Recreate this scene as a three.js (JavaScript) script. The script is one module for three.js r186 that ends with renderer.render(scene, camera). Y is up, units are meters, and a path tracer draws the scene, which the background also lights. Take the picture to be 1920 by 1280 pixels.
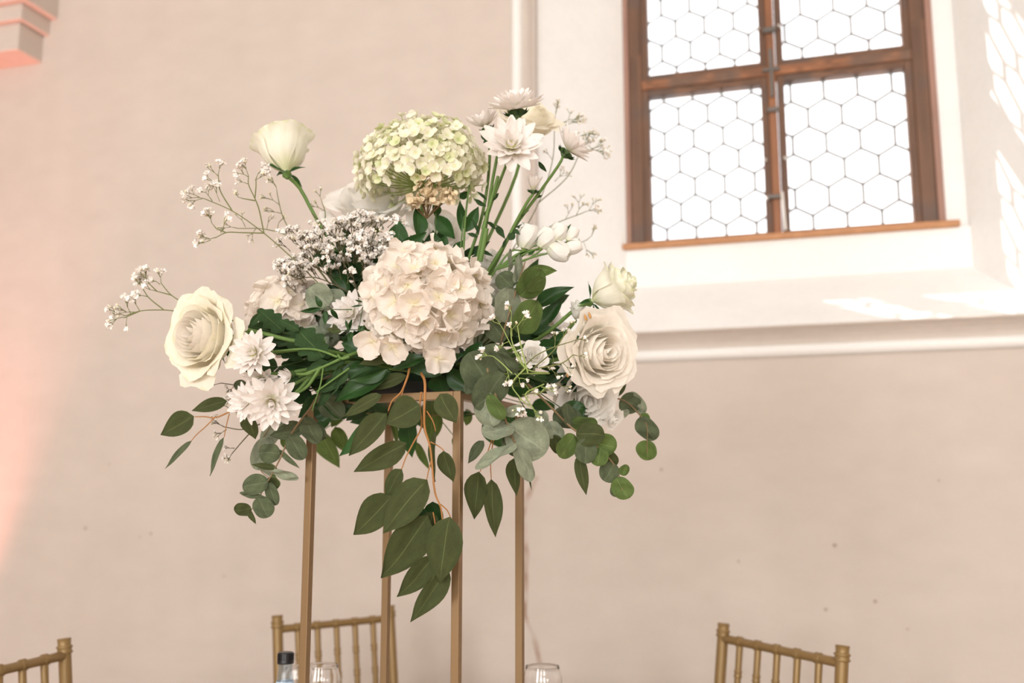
import * as THREE from 'three';
import { mergeGeometries, mergeVertices } from 'three/addons/utils/BufferGeometryUtils.js';
import { RoundedBoxGeometry } from 'three/addons/geometries/RoundedBoxGeometry.js';
import { RectAreaLightUniformsLib } from 'three/addons/lights/RectAreaLightUniformsLib.js';

// ---------------------------------------------------------------- camera, sky, sun, window light, exposure
const scene = new THREE.Scene();
const FOCAL = 1850, EYE = new THREE.Vector3(0, 1.22, 0);                 // focal length in pixels of the 1920 x 1280 frame
const camera = new THREE.PerspectiveCamera(2 * Math.atan(640 / FOCAL) * 180 / Math.PI, 1.5, 0.05, 200);
camera.rotation.order = 'YXZ';
camera.rotation.set(9 * Math.PI / 180, 16.5 * Math.PI / 180, 0);
camera.position.copy(EYE);
camera.focus = 1.42; camera.userData.fStop = 3.2;
camera.updateMatrixWorld(true);
scene.add(camera);

scene.background = new THREE.Color(0.94, 0.97, 1.0);                     // bright overcast haze
scene.backgroundIntensity = 2.6;
RectAreaLightUniformsLib.init();
const sun = new THREE.DirectionalLight(new THREE.Color(1, 0.96, 0.92), 12);
sun.position.set(-10.1, 13.4, -9.2); sun.target.position.set(0.1, 2.0, -3.2);
sun.castShadow = true; sun.shadow.mapSize.set(2048, 2048);
Object.assign(sun.shadow.camera, { left: -6, right: 6, top: 6, bottom: -6, near: 1, far: 30 });
scene.add(sun, sun.target);
// daylight of the three tall windows in the wall opposite (they stand at BACK_WINDOWS, built below)
const BACK_WINDOWS = [-2.6, 0.2, 3.0], BACK_Z = 5.2;
for (const x of BACK_WINDOWS) {
  const l = new THREE.RectAreaLight(new THREE.Color(1.0, 0.985, 0.962), 14.6, 1.3, 2.5);
  l.position.set(x, 2.35, BACK_Z - 0.06); l.lookAt(x, 2.35, 0); scene.add(l);
}
const renderer = new THREE.WebGLRenderer({ antialias: true });
renderer.toneMapping = THREE.LinearToneMapping;
renderer.toneMappingExposure = 1.0;
renderer.shadowMap.enabled = true;

// ---------------------------------------------------------------- helpers
const V = (x, y, z) => new THREE.Vector3(x, y, z);
let seed = 12345;
function rnd() { seed |= 0; seed = seed + 0x6D2B79F5 | 0; let t = Math.imul(seed ^ seed >>> 15, 1 | seed); t = t + Math.imul(t ^ t >>> 7, 61 | t) ^ t; return ((t ^ t >>> 14) >>> 0) / 4294967296; }
const rr = (a, b) => a + (b - a) * rnd();
const lerp = (a, b, t) => a + (b - a) * t;
const smooth = (a, b, x) => { const t = Math.min(1, Math.max(0, (x - a) / (b - a))); return t * t * (3 - 2 * t); };
// a place in the room, read off the photograph's pixels and a distance in metres along the line of sight
function P(px, py, d) { return V((px - 960) / FOCAL * d, -(py - 640) / FOCAL * d, -d).applyMatrix4(camera.matrixWorld); }
const mm = (px, d) => px * d / FOCAL;                                    // pixels at a distance to metres
const VIEW = V(0, 0, 1).transformDirection(camera.matrixWorld);           // from the flowers to the camera
const RIGHT = V(1, 0, 0).transformDirection(camera.matrixWorld), UPV = V(0, 1, 0).transformDirection(camera.matrixWorld);
const dirOf = (x, y, z) => V(0, 0, 0).addScaledVector(RIGHT, x).addScaledVector(UPV, y).addScaledVector(VIEW, z).normalize();

const taken = {};
function numbered(n) { taken[n] = (taken[n] ?? -1) + 1; return taken[n] ? `${n}_${String(taken[n]).padStart(3, '0')}` : n; }
function lit(o) { o.castShadow = true; o.receiveShadow = true; return o; }
function thing(name, label, category, base = V(0, 0, 0), group) {
  const o = new THREE.Group(); o.name = numbered(name); o.position.copy(base); scene.add(o);
  o.userData = { label, category }; if (group) o.userData.group = group;
  return o;
}
const originOf = (o) => { const v = V(0, 0, 0); for (let q = o; q; q = q.parent) v.add(q.position); return v; };
function part(name, geos, mat, parent, label) {                          // geometries in room coordinates, joined into one mesh under its thing
  const list = [].concat(geos).map((g) => { if (!g.getAttribute('uv')) g.setAttribute('uv', new THREE.BufferAttribute(new Float32Array(g.getAttribute('position').count * 2), 2)); return g; });
  const g = list.length > 1 ? mergeGeometries(list.map((q) => q.index ? q.toNonIndexed() : q)) : list[0];
  if (parent && parent !== scene) { const o = originOf(parent); g.translate(-o.x, -o.y, -o.z); }
  const m = lit(new THREE.Mesh(g, mat)); m.name = name; if (label) m.userData.label = label;
  (parent ?? scene).add(m); return m;
}
function structure(name, geos, mat, label, category, parent) {
  const m = part(name, geos, mat, parent); m.userData.kind = 'structure';
  if (!parent) { m.name = numbered(name); m.userData.label = label; m.userData.category = category; }
  return m;
}
function box(x0, x1, y0, y1, z0, z1, r = 0) {
  const w = x1 - x0, h = y1 - y0, d = z1 - z0;
  const g = r ? new RoundedBoxGeometry(w, h, d, 2, r) : new THREE.BoxGeometry(w, h, d);
  const p = g.getAttribute('position'), n = g.getAttribute('normal'), uv = g.getAttribute('uv');
  for (let i = 0; i < p.count; i++) { const X = p.getX(i), Y = p.getY(i), Z = p.getZ(i), a = Math.abs(n.getX(i)), b = Math.abs(n.getY(i)); if (a > 0.7) uv.setXY(i, Z, Y); else if (b > 0.7) uv.setXY(i, X, Z); else uv.setXY(i, X, Y); }
  return g.translate((x0 + x1) / 2, (y0 + y1) / 2, (z0 + z1) / 2);
}
// a tube through points whose radius runs through the given list
function tube(pts, radii, sides = 6) {
  const n = pts.length, pos = [], nor = [], uv = [], idx = []; let N = null, len = 0;
  const rad = (i) => { const t = (n === 1 ? 0 : i / (n - 1)) * (radii.length - 1), k = Math.min(radii.length - 2, Math.floor(t)); return radii.length === 1 ? radii[0] : lerp(radii[k], radii[k + 1], t - k); };
  for (let i = 0; i < n; i++) {
    const t = pts[Math.min(n - 1, i + 1)].clone().sub(pts[Math.max(0, i - 1)]).normalize();
    if (!N) N = Math.abs(t.y) < 0.9 ? V(0, 1, 0) : V(1, 0, 0);
    N = N.clone().addScaledVector(t, -N.dot(t)).normalize();
    const B = t.clone().cross(N), r = rad(i); if (i) len += pts[i].distanceTo(pts[i - 1]);
    for (let k = 0; k <= sides; k++) { const a = k / sides * 2 * Math.PI, q = N.clone().multiplyScalar(Math.cos(a)).addScaledVector(B, Math.sin(a)); pos.push(pts[i].x + q.x * r, pts[i].y + q.y * r, pts[i].z + q.z * r); nor.push(q.x, q.y, q.z); uv.push(k / sides, len); }
  }
  for (let i = 0; i < n - 1; i++) for (let k = 0; k < sides; k++) { const a = i * (sides + 1) + k, b = a + sides + 1; idx.push(a, a + 1, b, b, a + 1, b + 1); }
  for (const [i, s] of [[0, -1], [n - 1, 1]]) {                           // closed ends
    const c = pos.length / 3, t = pts[Math.min(n - 1, i + 1)].clone().sub(pts[Math.max(0, i - 1)]).normalize().multiplyScalar(s);
    pos.push(...pts[i].toArray()); nor.push(t.x, t.y, t.z); uv.push(0.5, 0);
    for (let k = 0; k < sides; k++) { const a = i * (sides + 1) + k; s > 0 ? idx.push(a, a + 1, c) : idx.push(a + 1, a, c); }
  }
  const g = new THREE.BufferGeometry();
  g.setAttribute('position', new THREE.Float32BufferAttribute(pos, 3)); g.setAttribute('normal', new THREE.Float32BufferAttribute(nor, 3)); g.setAttribute('uv', new THREE.Float32BufferAttribute(uv, 2)); g.setIndex(idx); return g;
}
const curve = (pts, n = 14) => pts.length < 3 ? pts : new THREE.CatmullRomCurve3(pts).getPoints(n);
// a sheet from a function of (u, v) in 0..1
function sheet(f, nu, nv) {
  const pos = [], uv = [], idx = [];
  for (let j = 0; j <= nv; j++) for (let i = 0; i <= nu; i++) { const p = f(i / nu, j / nv); pos.push(p[0], p[1], p[2]); uv.push(i / nu, j / nv); }
  for (let j = 0; j < nv; j++) for (let i = 0; i < nu; i++) { const a = j * (nu + 1) + i, b = a + nu + 1; idx.push(a, a + 1, b, b, a + 1, b + 1); }
  const g = new THREE.BufferGeometry();
  g.setAttribute('position', new THREE.Float32BufferAttribute(pos, 3)); g.setAttribute('uv', new THREE.Float32BufferAttribute(uv, 2)); g.setIndex(idx); g.computeVertexNormals(); return g;
}
function lathe(profile, seg = 24, at = V(0, 0, 0)) { return new THREE.LatheGeometry(profile.map(([r, y]) => new THREE.Vector2(Math.max(r, 1e-5), y)), seg).translate(at.x, at.y, at.z); }

// ---------------------------------------------------------------- noise and textures
const hash = (x, y, s) => { let h = Math.imul(x, 374761393) + Math.imul(y, 668265263) + Math.imul(s, 982451653) | 0; h = Math.imul(h ^ h >>> 13, 1274126177); return ((h ^ h >>> 16) >>> 0) / 4294967296; };
function vnoise(x, y, s, wx = 1e9, wy = 1e9) {
  const xi = Math.floor(x), yi = Math.floor(y), fx = x - xi, fy = y - yi, u = fx * fx * (3 - 2 * fx), v = fy * fy * (3 - 2 * fy), m = (a, w) => ((a % w) + w) % w;
  const h = (a, b) => hash(m(xi + a, wx), m(yi + b, wy), s);
  return lerp(lerp(h(0, 0), h(1, 0), u), lerp(h(0, 1), h(1, 1), u), v);
}
function texture(w, h, f, srgb = true) {
  const d = new Uint8Array(w * h * 4);
  for (let y = 0; y < h; y++) for (let x = 0; x < w; x++) { const c = f((x + 0.5) / w, (y + 0.5) / h), i = (y * w + x) * 4; for (let k = 0; k < 3; k++) d[i + k] = Math.max(0, Math.min(255, Math.round(c[k]))); d[i + 3] = 255; }
  const t = new THREE.DataTexture(d, w, h); t.magFilter = THREE.LinearFilter; t.minFilter = THREE.LinearMipmapLinearFilter; t.generateMipmaps = true; t.wrapS = t.wrapT = THREE.RepeatWrapping;
  if (srgb) t.colorSpace = THREE.SRGBColorSpace; t.needsUpdate = true; return t;
}
const fbm = (u, v, n, s) => { let a = 0, k = 0.5; for (let o = 0; o < 4; o++) { a += k * vnoise(u * n, v * n, s + o, n, n); n *= 2; k *= 0.5; } return a / 0.9375; };
const std = (o) => new THREE.MeshStandardMaterial({ side: THREE.DoubleSide, ...o });
const phys = (o) => new THREE.MeshPhysicalMaterial({ side: THREE.DoubleSide, ...o });

// ---------------------------------------------------------------- the room
const WALL = -3.1, K = 0.775, wx = (x) => x * K, wy = (y) => 1.22 + (y - 1.34) * K, BACK = -3.41, OUT = -3.62;
const ROOM = { x0: -4.6, x1: 4.4, top: 4.6, z1: BACK_Z };
// plaster: fine mottling, faint trowel patches, scuffs and nicks; one image covers 9 m x 4.6 m of the window wall
const nicks = [[1641, 1127, 5], [1565, 1022, 6], [1548, 1142, 5], [283, 1000, 5], [262, 1006, 3], [1385, 1052, 4], [160, 990, 6], [1760, 900, 3], [420, 1080, 3], [1240, 880, 4], [1702, 1180, 3], [205, 870, 3]].map(([x, y, r]) => { const d = P(x, y, 1).sub(EYE), t = WALL / d.z; return [d.x * t, EYE.y + d.y * t, r * 0.0011]; });
const crackLine = [[1006, 896], [994, 920], [986, 940], [982, 975], [984, 1010], [987, 1040], [984, 1070], [986, 1110], [983, 1150], [990, 1170], [1000, 1190], [1006, 1215], [1011, 1238], [1014, 1262]].map(([x, y]) => { const d = P(x, y, 1).sub(EYE), t = WALL / d.z; return [d.x * t, EYE.y + d.y * t]; });
const segDist = (x, y, a, b) => { const dx = b[0] - a[0], dy = b[1] - a[1], t = Math.min(1, Math.max(0, ((x - a[0]) * dx + (y - a[1]) * dy) / (dx * dx + dy * dy))); return Math.hypot(x - a[0] - t * dx, y - a[1] - t * dy); };
const wallMap = texture(2048, 1024, (u, v) => {
  const x = ROOM.x0 + u * 9, y = v * 4.6;
  const m = (fbm(u, v, 7, 3) - 0.5) * 7 + (fbm(u, v, 90, 9) - 0.5) * 7 + (vnoise(x * 14, y * 2.2, 31) - 0.5) * 2.5;
  let c = [206 + m, 196 + m, 187 + m * 1.05];
  for (const [nx, ny, r] of nicks) { const d = Math.hypot(x - nx, y - ny) / r; if (d < 1.2) { const k = 0.6 * (1 - smooth(0.4, 1.2, d)); c = [lerp(c[0], 124, k), lerp(c[1], 100, k), lerp(c[2], 82, k)]; } }
  if (x > -1.5 && x < -0.8 && y < 1.7) {
    let d = 9; for (let i = 0; i < crackLine.length - 1; i++) d = Math.min(d, segDist(x, y, crackLine[i], crackLine[i + 1]));
    const w = 0.005 + 0.008 * vnoise(y * 22, 3, 77), k = (1 - smooth(w * 0.6, w, d)) * (0.12 + 0.6 * vnoise(y * 34, 1, 5) ** 1.5);
    c = [lerp(c[0], 134, k), lerp(c[1], 98, k), lerp(c[2], 78, k)];
  }
  return c;
});
const plasterBump = texture(512, 512, (u, v) => { const n = fbm(u, v, 16, 40) * 150 + fbm(u, v, 120, 41) * 90; return [n, n, n]; }, false);
const wallMat = std({ map: wallMap, bumpMap: plasterBump, bumpScale: 0.0012, roughness: 0.92 });
const plainMap = texture(512, 512, (u, v) => { const m = (fbm(u, v, 8, 3) - 0.5) * 8 + (fbm(u, v, 60, 9) - 0.5) * 6; return [206 + m, 196 + m, 187 + m]; });
const plainWall = std({ map: plainMap, roughness: 0.92 });
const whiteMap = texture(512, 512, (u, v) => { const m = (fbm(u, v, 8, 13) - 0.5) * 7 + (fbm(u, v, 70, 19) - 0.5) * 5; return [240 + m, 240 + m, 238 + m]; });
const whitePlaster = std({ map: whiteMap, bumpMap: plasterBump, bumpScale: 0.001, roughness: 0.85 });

// the window wall: a solid wall whose opening is splayed on all sides, with a sloping sill
const OPEN = { x0: wx(-1.065), x1: wx(0.93), y0: wy(2.008), y1: 3.75 };       // in the face of the wall
const HOLE = { x0: wx(-0.752), x1: wx(0.705), y0: wy(2.29), y1: 3.55, board: wy(2.467) };   // where the frame stands
function quad(a, b, c, d) {
  const e = b.clone().sub(a), n = e.clone().cross(d.clone().sub(a)).normalize(), U = e.clone().normalize(), W = n.clone().cross(U), g = new THREE.BufferGeometry(), pos = [], uv = [], nor = [];
  for (const p of [a, b, c, a, c, d]) { pos.push(p.x, p.y, p.z); nor.push(n.x, n.y, n.z); uv.push(p.dot(U), p.dot(W)); }
  g.setAttribute('position', new THREE.Float32BufferAttribute(pos, 3)); g.setAttribute('normal', new THREE.Float32BufferAttribute(nor, 3)); g.setAttribute('uv', new THREE.Float32BufferAttribute(uv, 2)); return g;
}
function holed(h, z, flip) {                                               // a wall face with an opening, as four strips
  const X = [ROOM.x0, h.x0, h.x1, ROOM.x0 + 9], Y = [0, h.y0, h.y1, ROOM.top], out = [];
  for (let i = 0; i < 3; i++) for (let j = 0; j < 3; j++) if (i !== 1 || j !== 1) {
    const q = [V(X[i], Y[j], z), V(X[i + 1], Y[j], z), V(X[i + 1], Y[j + 1], z), V(X[i], Y[j + 1], z)]; if (flip) q.reverse();
    const g = quad(...q), p = g.getAttribute('position'), uv = g.getAttribute('uv');
    for (let k = 0; k < p.count; k++) uv.setXY(k, (p.getX(k) - ROOM.x0) / 9, p.getY(k) / 4.6); out.push(g);
  }
  return out;
}
const wallFront = structure('wall_front', [...holed(OPEN, WALL), ...holed({ ...HOLE, y0: HOLE.board }, OUT, true)], wallMat, 'pale pink beige plaster wall around the deep window recess', 'wall');
{
  const f = OPEN, h = HOLE, F = (x, y) => V(x, y, WALL), B = (x, y) => V(x, y, BACK), O = (x, y) => V(x, y, OUT);
  const reveals = [
    quad(F(f.x0, f.y0), B(h.x0, h.y0), B(h.x0, h.y1), F(f.x0, f.y1)), quad(B(h.x1, h.y0), F(f.x1, f.y0), F(f.x1, f.y1), B(h.x1, h.y1)),
    quad(F(f.x0, f.y0), F(f.x1, f.y0), B(h.x1, h.y0), B(h.x0, h.y0)), quad(B(h.x0, h.y1), B(h.x1, h.y1), F(f.x1, f.y1), F(f.x0, f.y1)),
    quad(B(h.x0, h.y0), B(h.x1, h.y0), B(h.x1, h.board), B(h.x0, h.board)),
    quad(B(h.x0, h.board), O(h.x0, h.board), O(h.x0, h.y1), B(h.x0, h.y1)), quad(O(h.x1, h.board), B(h.x1, h.board), B(h.x1, h.y1), O(h.x1, h.y1)),
    quad(B(h.x0, h.board), B(h.x1, h.board), O(h.x1, h.board), O(h.x0, h.board)), quad(O(h.x0, h.y1), O(h.x1, h.y1), B(h.x1, h.y1), B(h.x0, h.y1))];
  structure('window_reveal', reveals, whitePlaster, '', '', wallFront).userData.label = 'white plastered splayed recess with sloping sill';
}
// moulded plaster surround of the recess, mitred at the corners: a hollow band and a white bead outside it
function surround(profile) {
  const rows = [], n = profile.length;
  const corner = (o, h) => [V(OPEN.x0 - o, OPEN.y0 - o, WALL + h), V(OPEN.x1 + o, OPEN.y0 - o, WALL + h), V(OPEN.x1 + o, OPEN.y1 + o, WALL + h), V(OPEN.x0 - o, OPEN.y1 + o, WALL + h)];
  for (let i = 0; i < n - 1; i++) { const a = corner(...profile[i]), b = corner(...profile[i + 1]); for (let k = 0; k < 4; k++) rows.push(quad(b[k], b[(k + 1) % 4], a[(k + 1) % 4], a[k])); }
  return rows;
}
const trim1 = structure('trim_1', surround([[0, -0.001], [0, 0.040], [0.003, 0.043], [0.006, 0.042], [0.014, 0.031], [0.026, 0.019], [0.040, 0.008], [0.050, 0.003], [0.056, 0.002]]), plainWall, 'hollow moulded plaster band framing the window recess', 'moulding');
{
  const pr = []; for (let i = 0; i <= 10; i++) { const a = i / 10 * Math.PI; pr.push([0.056 + 0.019 * (1 - Math.cos(a)) , 0.002 * (1 - i / 10) + 0.021 * Math.sin(a)]); }
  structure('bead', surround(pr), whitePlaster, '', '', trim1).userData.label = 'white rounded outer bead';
}
// the other walls, floor and ceiling, each with thickness
const floorMap = texture(512, 512, (u, v) => { const g = vnoise(u * 4, v * 120, 3, 4, 120) * 24 + fbm(u, v, 8, 5) * 16; return [150 + g, 112 + g, 78 + g * 0.8]; });
const floorMat = std({ color: 0xffffff, map: floorMap, roughness: 0.45 });
const floor = structure('floor', box(ROOM.x0 - 0.3, ROOM.x1 + 0.3, -0.2, -0.006, OUT, ROOM.z1 + 0.4), std({ color: 0x3c2c20, roughness: 0.8 }), 'oak plank floor of the hall', 'floor');
{ const N = 15, w = (ROOM.x1 - ROOM.x0) / N;
  for (let i = 0; i < N; i++) { const m = part('plank', box(ROOM.x0 + i * w + 0.002, ROOM.x0 + (i + 1) * w - 0.002, -0.006, 0, WALL, ROOM.z1), floorMat, floor); m.userData.kind = 'structure'; } }
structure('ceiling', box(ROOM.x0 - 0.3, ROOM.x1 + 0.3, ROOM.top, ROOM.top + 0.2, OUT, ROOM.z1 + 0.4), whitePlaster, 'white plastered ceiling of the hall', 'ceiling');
structure('wall_left', box(ROOM.x0 - 0.3, ROOM.x0, 0, ROOM.top, OUT, ROOM.z1 + 0.4), plainWall, 'plain plaster side wall beyond the pink light', 'wall');
structure('wall_right', box(ROOM.x1, ROOM.x1 + 0.3, 0, ROOM.top, OUT, ROOM.z1 + 0.4), plainWall, 'plain plaster side wall past the window recess', 'wall');
{
  const g = [], xs = [ROOM.x0]; for (const x of BACK_WINDOWS) xs.push(x - 0.65, x + 0.65); xs.push(ROOM.x1);
  for (let i = 0; i < xs.length - 1; i += 2) g.push(box(xs[i], xs[i + 1], 0, ROOM.top, ROOM.z1, ROOM.z1 + 0.4));
  for (const x of BACK_WINDOWS) g.push(box(x - 0.65, x + 0.65, 0, 1.1, ROOM.z1, ROOM.z1 + 0.4), box(x - 0.65, x + 0.65, 3.6, ROOM.top, ROOM.z1, ROOM.z1 + 0.4));
  structure('wall_back', g, plainWall, 'plaster wall with three tall windows opposite the recess', 'wall');
}
const paneGlass = phys({ color: 0xffffff, transmission: 1, thickness: 0, roughness: 0.03, ior: 1.45 });
const whiteWood = std({ color: 0xe6e2da, roughness: 0.5 });
BACK_WINDOWS.forEach((x, i) => {
  const fr = [box(x - 0.65, x - 0.59, 1.1, 3.6, 5.3, 5.37), box(x + 0.59, x + 0.65, 1.1, 3.6, 5.3, 5.37), box(x - 0.59, x + 0.59, 1.1, 1.16, 5.3, 5.37), box(x - 0.59, x + 0.59, 3.54, 3.6, 5.3, 5.37), box(x - 0.02, x + 0.02, 1.16, 3.54, 5.3, 5.36), box(x - 0.59, x + 0.59, 2.6, 2.64, 5.3, 5.36)];
  const w = structure(`window_${i + 2}`, fr, whiteWood, 'tall white framed window in the wall opposite the recess', 'window'); w.userData.group = 'tall windows opposite';
  for (const sx of [-0.59, 0.02]) for (const [y0, y1] of [[1.16, 2.6], [2.64, 3.54]]) part('pane', box(x + sx, x + sx + 0.57, y0, y1, 5.33, 5.334), paneGlass, w);
});

// ---------------------------------------------------------------- the leaded window
const woodTone = (s, a, b, n) => texture(256, 512, (u, v) => {
  const g = vnoise(u * 26, v * 3 + vnoise(u * 6, v * 3, s + 4, 6, 3), s, 26, 1e6) * 0.6 + fbm(u, v, 8, s + 7) * 0.4, d = smooth(0.5, 0.72, fbm(u, v, 4, s + 21)) * n;
  return [0, 1, 2].map((k) => lerp(lerp(a[k], b[k], g), [92, 78, 72][k], d));
});
const frameWood = std({ map: woodTone(3, [84, 60, 46], [138, 100, 74], 0.7), roughness: 0.6 });
const railWood = std({ map: woodTone(11, [104, 68, 46], [178, 118, 76], 0.6), roughness: 0.55 });
const boardWood = std({ map: woodTone(19, [168, 116, 74], [200, 146, 100], 0.12), roughness: 0.5 });
const paintedEdge = std({ map: woodTone(27, [150, 116, 102], [172, 134, 118], 0.1), roughness: 0.7 });
for (const m of [frameWood, railWood, boardWood, paintedEdge]) m.map.repeat.set(1.6, 1.1);
const iron = std({ color: 0x6c6864, metalness: 0.7, roughness: 0.5 });
const brightIron = std({ color: 0xc9c5bf, metalness: 0.6, roughness: 0.3 });
const lead = std({ color: 0x8d8884, metalness: 0.35, roughness: 0.6 });
const win = thing('window_1', 'old brown casement window with hexagonal leaded panes', 'window', V(wx(-0.07), HOLE.board, BACK)); win.userData.kind = 'structure';
const ZF = BACK - 0.015;
{
  const y0 = wy(2.492), y1 = 3.55, x0 = HOLE.x0, x1 = wx(0.612);
  const f = [box(wx(-0.728), wx(-0.668), y0, y1, ZF - 0.07, ZF + 0.006, 0.004), box(wx(0.522), wx(0.586), y0, y1, ZF - 0.07, ZF + 0.006, 0.004), box(wx(-0.668), wx(0.522), y0, wy(2.506), ZF - 0.07, ZF, 0.003)];
  part('frame', f, frameWood, win);
  part('painted_edge', [box(x0 - 0.01, wx(-0.728), y0, y1, ZF - 0.08, ZF + 0.012, 0.004), box(wx(0.586), x1 + 0.002, y0, y1, ZF - 0.08, ZF + 0.012, 0.004)], paintedEdge, win, 'faded pink painted outer edge');
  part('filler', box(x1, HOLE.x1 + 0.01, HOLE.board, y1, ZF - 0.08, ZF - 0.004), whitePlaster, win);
  part('sill_board', box(wx(-0.768), wx(0.664), wy(2.466), wy(2.494), BACK - 0.1, BACK + 0.022, 0.005), boardWood, win, 'orange brown wooden sill board');
  part('mullion', [box(wx(-0.092), wx(-0.056), wy(2.5), y1, ZF - 0.06, ZF + 0.012, 0.004)], railWood, win);
  part('transom', [box(wx(-0.668), wx(0.522), wy(3.24), wy(3.285), ZF - 0.06, ZF + 0.009, 0.004)], railWood, win);
}
function clip(poly, ax, lim, sgn) {
  const out = [];
  poly.forEach((a, i) => { const b = poly[(i + 1) % poly.length], da = (a[ax] - lim) * sgn, db = (b[ax] - lim) * sgn; if (da >= 0) out.push(a); if (da * db < 0) { const t = da / (da - db); out.push([lerp(a[0], b[0], t), lerp(a[1], b[1], t)]); } });
  return out;
}
function sash(X0, X1, Y0, Y1, hexW, offX, offY, m) {                       // the visible glass from X0..X1, Y0..Y1
  const s = new THREE.Group(); s.name = 'sash'; s.position.set((X0 + X1) / 2 - win.position.x, Y0 - win.position.y, 0); win.add(s);
  const e = 0.026, lo = Y0 - e, hi = Y1 + e;
  part('sash_frame', [box(X0 - e, X0, lo, hi, ZF - 0.05, ZF + 0.001, 0.004), box(X1, X1 + e, lo, hi, ZF - 0.05, ZF + 0.001, 0.004), box(X0 - 0.002, X1 + 0.002, lo, Y0, ZF - 0.05, ZF, 0.004), box(X0 - 0.002, X1 + 0.002, Y1, hi, ZF - 0.05, ZF, 0.004)], m, s);
  const r = hexW / Math.sqrt(3), bars = [], seen = new Set();
  for (let j = -1; j * 1.5 * r + offY < Y1 - Y0 + 2 * r; j++) for (let i = -1; i * hexW + offX < X1 - X0 + hexW; i++) {
    const cx = X0 + offX + i * hexW + (j & 1 ? hexW / 2 : 0), cy = Y0 + offY + j * 1.5 * r, hex = [];
    for (let k = 0; k < 6; k++) { const a = (k + 0.5) * Math.PI / 3; hex.push([cx + r * Math.cos(a), cy + r * Math.sin(a)]); }
    for (let k = 0; k < 6; k++) {
      const a = hex[k], b = hex[(k + 1) % 6], key = ((a[0] + b[0]) / 2).toFixed(3) + ',' + ((a[1] + b[1]) / 2).toFixed(3); if (seen.has(key)) continue; seen.add(key);
      let t0 = 0, t1 = 1; const d = [b[0] - a[0], b[1] - a[1]]; let ok = true;
      for (const [ax, l, h] of [[0, X0, X1], [1, Y0, Y1]]) { if (Math.abs(d[ax]) < 1e-9) { if (a[ax] < l || a[ax] > h) ok = false; continue; } let u = (l - a[ax]) / d[ax], w = (h - a[ax]) / d[ax]; if (u > w) [u, w] = [w, u]; t0 = Math.max(t0, u); t1 = Math.min(t1, w); }
      if (!ok || t1 - t0 < 0.04) continue;
      const p = V(a[0] + d[0] * t0, a[1] + d[1] * t0, ZF - 0.025), q = V(a[0] + d[0] * t1, a[1] + d[1] * t1, ZF - 0.025);
      bars.push(tube([p, q], [0.0054], 6));
      if (t1 > 0.999) bars.push(new THREE.SphereGeometry(0.006, 6, 5).translate(q.x, q.y, q.z));
    }
    let poly = hex; for (const [ax, l, sg] of [[0, X0, 1], [0, X1, -1], [1, Y0, 1], [1, Y1, -1]]) poly = clip(poly, ax, l, sg);
    if (poly.length < 3) continue;
    const area = Math.abs(poly.reduce((t, p, k) => { const q = poly[(k + 1) % poly.length]; return t + p[0] * q[1] - q[0] * p[1]; }, 0)) / 2; if (area < 2e-5) continue;
    const sh = new THREE.Shape(poly.map(([x, y]) => new THREE.Vector2(x, y)));
    part('pane', new THREE.ExtrudeGeometry(sh, { depth: 0.002, bevelEnabled: false }).translate(0, 0, ZF - 0.026), paneGlass, s);
  }
  part('lead_came', bars, lead, s, 'thin grey lead lattice of hexagons');
}
sash(wx(-0.637), wx(-0.125), wy(2.512), wy(3.21), 0.104, 0.0, 0.012, frameWood);
sash(wx(-0.02), wx(0.49), wy(2.512), wy(3.21), 0.1115, 0.02, 0.02, frameWood);
sash(wx(-0.637), wx(-0.125), wy(3.315), 3.51, 0.104, 0.05, 0.0, frameWood);
sash(wx(-0.02), wx(0.49), wy(3.315), 3.51, 0.1115, 0.01, 0.01, frameWood);
{ // latches and bolts where the sashes meet
  const x = wx(-0.074), z = ZF + 0.014;
  part('bolt', [box(x - 0.006, x + 0.006, wy(3.13), wy(3.36), z, z + 0.010, 0.002), box(x - 0.030, x + 0.030, wy(3.255), wy(3.27), z, z + 0.008, 0.002), box(x - 0.02, x + 0.02, wy(3.06), wy(3.08), z, z + 0.01, 0.002)], iron, win, 'grey iron strap and slide bolt');
  part('latch', [box(x - 0.022, x + 0.022, wy(3.44), wy(3.465), z, z + 0.012, 0.003), box(x - 0.03, x + 0.018, wy(2.655), wy(2.672), z, z + 0.012, 0.003)], iron, win);
  for (const [kx, ky] of [[-0.125, 3.47], [-0.118, 2.84], [-0.115, 2.66], [-0.03, 2.84], [-0.03, 3.47]]) part('knob', new THREE.SphereGeometry(0.008, 10, 8).translate(wx(kx), wy(ky), ZF + 0.012), brightIron, win);
  part('rod', tube([V(wx(-0.05), wy(2.68), z + 0.012), V(wx(-0.042), wy(2.505), z + 0.016)], [0.0045], 8), std({ color: 0xe8e4de, roughness: 0.4 }), win, 'pale hanging stay rod');
}

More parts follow.
